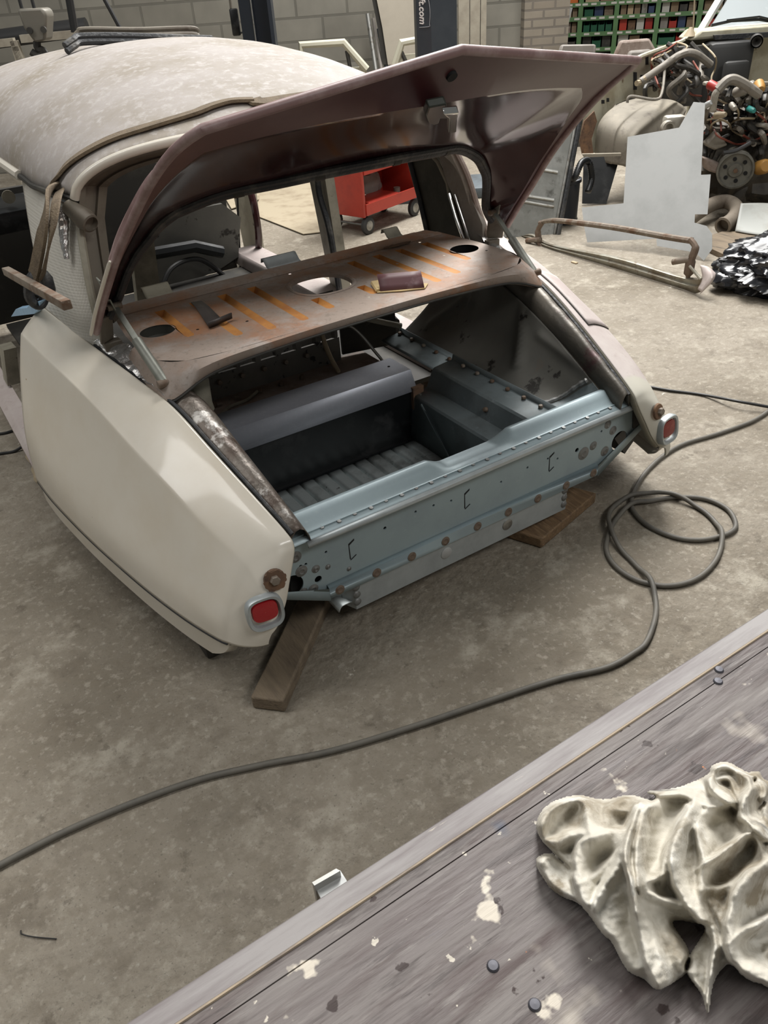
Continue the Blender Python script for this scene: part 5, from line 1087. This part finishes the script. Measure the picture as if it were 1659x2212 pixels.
tools = [('grinder', 'grey hand tool on the middle tray of the red trolley', M['carpanel'], lambda g: g.ball(T_(.38, .12, .46), .14, .10, .045, 14, ax=(tx, ty, ZZ))),
         ('tool_box', 'red plastic tray of tools on the bottom shelf of the red trolley', M['redpaint'], lambda g: g.box(T_(.22, .10, .18), (.34, .22, .06), (tx, ty, ZZ), bev=.01)),
         ('dust_cover', 'crumpled dark grey cover standing on the bottom shelf of the red trolley', M['carpanel'], lambda g: g.ball(T_(.30, .22, .24), .15, .06, .12, 16, ax=(tx, ty, ZZ), f=lambda u: 1+.25*noise.noise(u*4))),
         ('pliers', 'steel pliers beside the cover at the left end of the trolley shelf', M['steel'], lambda g: g.tube([T_(.04, .04, .155), T_(.05, .06, .25), T_(.09, .06, .25)], .012, 8)),
         ('spray_can', 'small can at the right end of the trolley bottom shelf', M['aluc'], lambda g: g.cyl(T_(.50, .10, .15), T_(.50, .10, .21), .025, 14)),
         ('socket_set', 'chrome sockets heaped on the left of the middle trolley tray', M['chrome'], lambda g: [g.cyl(T_(.05+.03*k, .06+.02*(k % 2), .413), T_(.06+.03*k, .07, .46+.01*(k % 3)), .012, 10) for k in range(5)]),
         ('funnel', 'dark oval pan on the right of the middle trolley tray', M['liftfoot'], lambda g: g.lathe(T_(.50, .22, .413), (0, 0, 1), [(.0001, 0), (.06, 0), (.11, .05), (.10, .05), (.05, .01), (.0001, .01)], 20))]
for nm, lb, m_, fn in tools:
    g = G(); fn(g); tag(g.make(nm, m_, None, loc=T_(.3, .1, .15)), lb, nm.replace('_', ' '))
# lift posts
def post(px0, px1, D, base_py, label, lat=.0):
    a, b = AT(px0, base_py, D), AT(px1, base_py, D); c = (a+b)/2; wdt = (b-a).length
    L = thing('lift_post', label, 'lift', V((c.x, c.y, 0)))
    return L, V((c.x, c.y, 0)), wdt
L1, c1, w1 = post(900, 985, 6.6, 60, 'dark grey-blue lift column with white lettering behind the boot lid')
pts_ = lambda u, v, z: c1+HR*u+HF*v+ZZ*z
g = G(); g.slab([pts_(u, v, .02) for u, v in ((-w1/2, 0), (-w1/2+.10, -.07), (w1/2, -.05), (w1/2, .22), (-w1/2, .22))], (0, 0, 2.2)); g.make('column', M['liftblue'], L1, smooth=False)
g = G(); g.box(pts_(.12, .05, .04), (.95, .5, .08), (HR, HF, ZZ), bev=.01); g.make('base_plate', M['liftfoot'], L1)
# lettering on the left face
fcd = V((.10, 0, 0)); pA, pB = pts_(-w1/2, 0, 1.2), pts_(-w1/2+.10, -.07, 1.2); fx = (pB-pA).normalized(); fn_ = ZZ.cross(fx)
if fn_.dot(HF) > 0: fn_ = -fn_
cu = bpy.data.curves.new('t', 'FONT'); cu.body = 'ft.com'; cu.size = .115; cu.extrude = .002; cu.shear = .2; cu.offset = .0022
to_ = bpy.data.objects.new('t', cu); COL.objects.link(to_); bpy.context.view_layer.update()
me = bpy.data.meshes.new_from_object(to_.evaluated_get(bpy.context.evaluated_depsgraph_get())); bpy.data.objects.remove(to_)
# text x runs down the post, text y runs to the right of the face
tp0 = AT(903, -3, 6.5); tz = tp0.z+.0
org = V((pA.x, pA.y, tz))+fx*.030+fn_*.002
xs = [v.co.x for v in me.vertices]; tw = max(xs)-min(xs); want = (AT(903, 0, 6.55)-AT(906, 52, 6.55)).z+.01; kx = want/tw
for v in me.vertices:
    x, y, z = v.co; v.co = org-ZZ*(x*kx)+fx*(y*.62)+fn_*z-c1
me.materials.append(mat('white_lettering', (.75, .75, .73), .5)); o = bpy.data.objects.new('lettering', me); COL.objects.link(o); o.parent = L1
g = G(); bd = [org-ZZ*t*want*1.12+fx*(.075-.0*t)+fn_*.001+fx*(.012*math.sin(t*3)) for t in (0, .3, .6, .9, 1.0)]+[org-ZZ*want*1.14-fx*.005]; g.tube(spline(bd, 20), .0025, 5); g.make('badge_outline', mat('badge_line', (.30, .32, .34), .5), L1)
L2, c2, w2 = post(522, 592, 7.6, 60, 'dark blue lift column at the back wall with a bright inner edge')
pts2 = lambda u, v, z: c2+HR*u+HF*v+ZZ*z
g = G(); g.slab([pts2(u, v, .02) for u, v in ((-w2/2, 0), (-w2/2+.11, -.05), (-.03, -.05), (-.02, .10), (w2/2-.03, .10), (w2/2-.03, -.04), (w2/2, -.04), (w2/2, .2), (-w2/2, .2))], (0, 0, 2.2)); g.make('column', mat('navy_paint', (.018, .023, .032), .4), L2, smooth=False)
g = G(); g.tube([pts2(-.025, -.055, .1), pts2(-.025, -.055, 2.2)], .006, 6); g.make('column_edge', M['steel'], L2)
g = G(); g.box(pts2(0, .05, .02), (.7, .45, .04), (HR, HF, ZZ)); g.make('base_plate', M['liftfoot'], L2)
# pendant control
g = G(); p = AT(508, 48, 7.9); g.box(p, (.07, .05, .20), (HR, HF, ZZ), bev=.012); o = thing('lift_pendant', 'black hanging lift control box on its cable beside the left column', 'controller', p)
g.make('control_box', M['black'], o)
g = G(); g.tube([AT(494, -40, 7.9)+ZZ*1.2, AT(494, -40, 7.9), AT(497, 0, 7.9), AT(502, 40, 7.9)], .012, 8); g.make('control_cable', M['hose_grey'], o)
g = G(); g.tube(spline([AT(508, 76, 7.9), AT(516, 72, 7.9), AT(524, 70, 7.9)], 10), .008, 6); g.make('lower_cable', M['cable'], o)
# flattened cardboard on the floor through the openings
for k, (pl, lb) in enumerate(((((520, 372), (640, 360), (700, 395), (690, 432), (560, 432)), 'flattened tan cardboard sheet on the floor, farthest from the car'), (((560, 430), (720, 425), (725, 440), (700, 500), (655, 505), (545, 462)), 'flattened tan cardboard sheet with curled corner on the floor, nearest the car'), (((470, 400), (560, 395), (560, 430), (500, 450)), 'flattened tan cardboard sheet on the floor half hidden by the burgundy pillar'))):
    g = G(); ps = [PZ(*p, .006+.006*k) for p in pl]; rows_ = ps; g.slab([p+ZZ*.004*random.random() for p in ps] if 0 else ps, (0, 0, -.005)); tag(g.make('cardboard_sheet', M['cardfloor'], None, loc=V((ps[0].x, ps[0].y, 0))), lb, 'cardboard')

# ------------------------------------------------------------------ along the back wall
g = G(); g.slab([AT(*p, 8.7) for p in ((808, -30), (905, -30), (905, 140), (838, 140), (826, 60))], HF*.02); tag(g.make('large_panel', M['sheetbeige'], None, smooth=False, loc=AT(860, 130, 8.7)), 'tall beige sheet leaning on the wall left of the lettered lift column', 'panel')
g = G(); g.slab([AT(*p, 8.72) for p in ((798, -30), (810, -30), (828, 60), (838, 140), (826, 140), (816, 60))], HF*.03); tag(g.make('dark_strip', M['grime'], None, smooth=False, loc=AT(826, 130, 8.72)), 'dark narrow strip along the left edge of the tall beige sheet', 'strip')
for x0_, x1_, lb in ((990, 1013, 'pale upright board beside the lettered lift column, left of three'), (1015, 1036, 'pale upright board beside the lettered lift column, middle of three'), (1038, 1050, 'pale upright board beside the brick pier, right of three')):
    a, b = AT(x0_, 40, 8.4), AT(x1_, 40, 8.4); c = (a+b)/2; g = G(); g.box(V((c.x, c.y, 1.25)), ((b-a).length, .04, 2.5), (HR, HF, ZZ)); tag(g.make('upright_board', M['rail'], None, loc=V((c.x, c.y, 0))), lb, 'board')
for x0_, y0_, x1_, y1_, r_, lb, m_ in ((794, 30, 807, 118, .022, 'grey metal bar leaning on the block wall, leftmost of three', 'steel'), (806, 40, 819, 120, .018, 'grey metal bar leaning on the block wall, middle of three', 'carpanel'), (818, 62, 834, 140, .022, 'dark metal bar leaning against the strip by the beige sheet', 'liftfoot')):
    a, b = AT(x0_, y0_, 8.85), AT(x1_, y1_, 8.75); d = (b-a).normalized(); b = a+d*(a.z/-d.z); g = G(); g.tube([a, b], r_, 8); tag(g.make('metal_bar', M[m_], None, loc=b), lb, 'bar')
# cream door frames by the wall
def door(pl, D, label, quarter):
    P = [AT(*p, D) for p in pl]; c = sum(P, V((0, 0, 0)))/len(P)
    o = thing('salvaged_panel_door', label, 'door', V((c.x, c.y, 0)))
    g = G(); g.tube(P, .035, 8); g.make('window_frame', mat('cream_door', (.50, .48, .38), .5), o)
    lo_ = min(p.z for p in P); a, b = P[0], P[-1]; g = G(); g.slab([V((a.x, a.y, .02)), V((b.x, b.y, .02)), V((b.x, b.y, b.z+.02)), V((a.x, a.y, b.z+.02))], HF*.08); g.make('door_skin', bpy.data.materials['cream_door'], o)
    g = G(); g.tube([AT(*quarter[0], D), AT(*quarter[1], D)], .018, 8); g.make('quarter_bar', M['grime'], o)
door([(655, 170), (650, 97), (742, 92), (792, 150)], 8.2, 'cream car door with open window frame by the block wall behind the roof', ((749, 110), (757, 150)))
door([(853, 140), (868, 92), (905, 86), (930, 120)], 8.0, 'cream car door frame by the tall beige sheet behind the lid', ((866, 110), (880, 140)))
# hook block, black tube, frames at the left
HK = thing('hoist_hook', 'grey hoist hook block hanging above the left of the roof', 'hoist', AT(70, 80, 4.3))
def H_(px, py, d=0): return AT(px, py, 4.3+d)
g = G(); g.slab([H_(*p) for p in ((36, 20), (92, 17), (101, 30), (98, 88), (74, 92), (50, 60))], HF*.12); g.make('hook_block', mat('grey_hoist_paint', (.16, .15, .125), .5, .1, [((.16, .14, .11), 6, .45, .7)]), HK, bev=.012)
for x in (45, 72):
    g = G(); e_ = H_(x+2, 18, .05); g.tube([e_+ZZ*2.2, e_], .008, 6); g.make('hoist_rope', M['cable'], HK)
g = G(); g.tube(spline([H_(80, 90, .06), H_(82, 104, .06), H_(96, 112, .06), H_(84, 122, .06), H_(68, 112, .06)], 16), .018, 8); g.make('hook', M['grime'], HK)
for x, y in ((65, 66), (95, 64)):
    g = G(); c = H_(x, y, -.002); g.cyl(c, c-HF*.01, .014, 12); g.make('pin', M['grime'], HK)
for a, b, r_, lb in (((145, -30), (162, 70), .022, 'dark thick rope hanging in front of the block wall, left one'), ((205, -40), (260, 62), .012, 'dark thin rope slanting down in front of the block wall, right one')):
    g = G(); a3, b3 = AT(*a, 5.2), AT(*b, 5.2); g.tube([a3+(a3-b3)*3, a3, b3], r_, 8); tag(g.make('hanging_rope', M['cable'], None, loc=AT(*b, 5.2)), lb, 'rope')
g = G(); g.tube([AT(-60, 92, 8.3), AT(188, 58, 8.3)], .075, 14); tag(g.make('black_tube', M['cable'], None, loc=AT(90, 72, 8.3)), 'long black tube along the block wall at left', 'tube')
RK = thing('timber_rack', 'pale timber rack standing by the block wall at the far left', 'rack', V((AT(40, 130, 8.0).x, AT(40, 130, 8.0).y, 0)))
for a, b in (((-60, 100), (32, 90)), ((30, 88), (46, 130)), ((46, 84), (180, 72)), ((178, 72), (192, 120))):
    g = G(); g.bar(AT(*a, 8.0), AT(*b, 8.0), .06, .06); g.make('rail' if a[1]-b[1] > -20 else 'post', M['rail'], RK)
for px in (-50, 34, 182):
    p = AT(px, 100, 8.0); g = G(); g.box(V((p.x, p.y, p.z/2)), (.06, .06, p.z), (HR, HF, ZZ)); g.make('post', M['rail'], RK)

# ------------------------------------------------------------------ green parts shelving
sd = V((.643, -.766, 0)).normalized(); sn = V((.766, .643, 0)).normalized(); s0 = AT(1332, 50, 12.0)
def S_(px, py, back=0.0): return PL(px, py, s0+sn*back, sn)
def sx(px): return (S_(px, 50)-s0).dot(sd)
def SP_(u, z, back=0.0): return V((s0.x, s0.y, 0))+sd*u+sn*back+ZZ*z
zl = [S_(1332, y).z for y in (101, 67, 33, 2)]; zl.append(zl[-1]+(zl[2]-zl[1])); zl.append(zl[-1]+.25)
ux = [sx(p) for p in (1113, 1177, 1253, 1330, 1418, 1508, 1606)]; DEP = .42
SHV = thing('parts_shelving', 'long green metal shelving full of small parts bins along the far right', 'shelving', SP_((ux[0]+ux[-1])/2, 0))
for u in ux:
    for bk_ in (0, DEP):
        g = G(); g.box(SP_(u, 1.0, bk_), (.06, .05, 2.0), (sd, sn, ZZ)); g.make('upright', M['green'], SHV)
for z in zl:
    for a, b in zip(ux, ux[1:]):
        g = G(); g.box(SP_((a+b)/2, z-.015, DEP/2), (b-a, DEP, .012), (sd, sn, ZZ)); g.box(SP_((a+b)/2, z-.02, -.02), (b-a-.06, .012, .05), (sd, sn, ZZ)); g.make('shelf_board', M['green'], SHV)
        n_ = random.randint(3, 5)
        for k in range(n_):
            g = G(); g.box(SP_(a+(b-a)*(k+.5+random.uniform(-.15, .15))/n_, z-.018, -.028), (.07, .003, .024), (sd, sn, ZZ)); g.make('shelf_ticket', M['paper'], SHV)
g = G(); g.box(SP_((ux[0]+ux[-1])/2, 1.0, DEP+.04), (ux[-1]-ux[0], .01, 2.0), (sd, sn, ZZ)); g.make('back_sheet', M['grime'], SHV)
def open_bin(g, u0, u1, z, h, d=.30):
    w_ = u1-u0; c = (u0+u1)/2; t = .012
    g.box(SP_(c, z+t/2, .02+d/2), (w_, d, t), (sd, sn, ZZ)); g.box(SP_(c, z+h*.3, .02), (w_, t, h*.6), (sd, sn, ZZ)); g.box(SP_(c, z+h/2, .02+d), (w_, t, h), (sd, sn, ZZ))
    for u in (u0+t/2, u1-t/2):
        g.slab([SP_(u-t/2, z, .02), SP_(u-t/2, z+h*.6, .02), SP_(u-t/2, z+h, .12), SP_(u-t/2, z+h, .02+d), SP_(u-t/2, z, .02+d)], sd*t)
def carton(g, u0, u1, z, h, d=.28): g.box(SP_((u0+u1)/2, z+h/2, .03+d/2), (u1-u0, d, h), (sd, sn, ZZ), bev=.004)
def magbox(g, u0, u1, z, h, d=.28):
    w_ = u1-u0; pr = [SP_(u0, z, .03), SP_(u0, z+h*.35, .03)]+[SP_(u0, z+h*(.35+.65*math.sin(t*math.pi/2)), .03+.16*(1-math.cos(t*math.pi/2))) for t in (.25, .5, .75, 1)]+[SP_(u0, z+h, .03+d), SP_(u0, z, .03+d)]
    g.slab(pr, sd*w_)
LV = ['bottom shelf', 'second shelf up', 'third shelf up', 'fourth shelf up', 'top visible shelf']
BY = ['first bay from left', 'second bay from left', 'third bay from left', 'fourth bay from left', 'fifth bay from left', 'sixth bay from left']
PLAN = {(0, 0): [('magbox', 'grime'), ('carton', 'card')], (0, 1): [('carton', 'card'), ('carton', 'grime'), ('bin', 'hose_dark')], (0, 2): [('carton', 'grime'), ('bin', 'bingreen'), ('carton', 'hose_dark')], (0, 3): [('carton', 'paper'), ('carton', 'card'), ('bin', 'grime')], (0, 4): [('bin', 'bingreen'), ('bin', 'binred')], (0, 5): [('carton', 'card'), ('bin', 'binblue')],
 (1, 0): [('carton', 'card'), ('carton', 'binblue'), ('magbox', 'card'), ('magbox', 'grime'), ('magbox', 'wood')], (1, 1): [('magbox', 'card'), ('magbox', 'wood'), ('carton', 'tan'), ('magbox', 'primer'), ('magbox', 'card')], (1, 2): [('bin', 'bingreen')]*4, (1, 3): [('carton', 'redpaint'), ('carton', 'rust'), ('carton', 'paper'), ('carton', 'binred')], (1, 4): [('carton', 'carpanel'), ('bin', 'binred'), ('carton', 'binblue'), ('carton', 'card')], (1, 5): [('bin', 'binred'), ('carton', 'card')],
 (2, 0): [('carton', 'tan'), ('carton', 'paper'), ('carton', 'binblue'), ('carton', 'card'), ('bin', 'grime')], (2, 1): [('carton', 'paper'), ('magbox', 'rust'), ('bin', 'bingreen'), ('carton', 'tan'), ('magbox', 'card')], (2, 2): [('bin', 'bingreen'), ('carton', 'binblue'), ('magbox', 'wood')], (2, 3): [('carton', 'card'), ('magbox', 'tan'), ('magbox', 'card'), ('carton', 'steel'), ('bin', 'binblue')], (2, 4): [('carton', 'paper'), ('carton', 'card'), ('bin', 'grime'), ('carton', 'wood')], (2, 5): [('carton', 'card'), ('carton', 'paper')],
 (3, 0): [('carton', 'card'), ('bin', 'binred'), ('carton', 'tan')], (3, 1): [('carton', 'card'), ('carton', 'wood'), ('bin', 'binorange')], (3, 2): [('carton', 'tan'), ('carton', 'card')], (3, 3): [('carton', 'card'), ('bin', 'binblue'), ('carton', 'paper')], (3, 4): [('carton', 'card'), ('bin', 'bingreen')], (3, 5): [('carton', 'wood')]}
CN = {'card': 'brown cardboard', 'grime': 'dark grey', 'hose_dark': 'black', 'bingreen': 'green plastic', 'paper': 'white', 'binred': 'red plastic', 'binblue': 'dark blue', 'wood': 'dull brown', 'tan': 'tan', 'primer': 'reddish brown', 'redpaint': 'red', 'rust': 'rusty red', 'carpanel': 'grey', 'steel': 'steel grey', 'binorange': 'orange plastic'}
KN = {'bin': ('parts_bin', 'open parts bin'), 'carton': ('carton', 'carton'), 'magbox': ('card_file_box', 'curved-top file box')}
ORD = {1: [''], 2: ['left of two', 'right of two'], 3: ['leftmost of three', 'middle of three', 'rightmost of three'], 4: ['leftmost of four', 'second of four', 'third of four', 'rightmost of four'], 5: ['leftmost of five', 'second of five', 'middle of five', 'fourth of five', 'rightmost of five']}
random.seed(21)
for (lv, by), items in PLAN.items():
    a, b = ux[by]+.04, ux[by+1]-.04; n_ = len(items)
    for k, (kd, m_) in enumerate(items):
        u0 = a+(b-a)*k/n_+.008; u1 = a+(b-a)*(k+1)/n_-.008; hmax = .20; h = {'bin': .15, 'carton': random.uniform(.11, .19), 'magbox': .19}[kd]
        z = zl[lv]-.009; g = G(); {'bin': open_bin, 'carton': carton, 'magbox': magbox}[kd](g, u0, u1, z, h)
        o = g.make(KN[kd][0], M[m_], None, loc=SP_((u0+u1)/2, z, .15), smooth=False)
        tag(o, f'{CN[m_]} {KN[kd][1]}, {ORD[n_][k]} on {LV[lv]}, {BY[by]}', KN[kd][1].split()[-1], 'stored boxes and bins on the green shelving')
# perforated rail and grey panels in front of the shelving
g = G(); a, b = AT(1228, 15, 10.2), AT(1206, 104, 10.2); g.bar(a, b+(b-a)*.6, .09, .03, HF); o = thing('perforated_rail', 'pale grey perforated metal rail leaning in front of the green shelving', 'rail', b)
g.make('rail_bar', M['alu'], o)
for t in (.2, .6, .85, 1.05):
    g = G(); c = a+(b-a)*t-HF*.016; g.cyl(c, c-HF*.006, .014, 10); g.make('rail_hole', M['dark'], o)
def cushion(pl, D, back, nm, lb, m_):
    P = [AT(*p, D) for p in pl]; c = sum(P, V((0, 0, 0)))/len(P); o = thing(nm, lb, 'panel', V((c.x, c.y, 0)))
    g = G(); g.slab(P, HF*.05); g.make('panel_face', M[m_], o, bev=.02)
    Q = [c+(p-c)*.72-HF*.05+HR*.03-ZZ*.05 for p in P]; g = G(); g.slab(Q, HF*.06); g.make('raised_pressing', M['carpanel'], o, bev=.03)
    g = G(); lo_ = min(P, key=lambda p: p.z); g.box(V((c.x, c.y, lo_.z/2)), (.3, .12, max(lo_.z, .05)), (HR, HF, ZZ)); g.make('support_stand', M['grime'], o)
cushion(((1200, 135), (1212, 97), (1289, 96), (1286, 135)), 8.2, .1, 'moulded_panel', 'dusty silver moulded panel behind the boot lid rim in front of the shelving', 'carpanel')
cushion(((1318, 140), (1340, 88), (1404, 83), (1425, 120), (1424, 140)), 7.9, .1, 'moulded_panel', 'brown-edged grey moulded panel standing left of the cream car wing', 'primer')
g = G(); a = AT(1497, 74, 7.05); g.tube([a, AT(1502, -30, 7.05)], .006, 6); g.lathe(AT(1490, 78, 7.05), ZZ, [(.05, 0), (.03, .03), (.012, .06), (.0001, .06)], 14)
tag(g.make('radio_aerial', M['wire_tan'], OC), None, None)
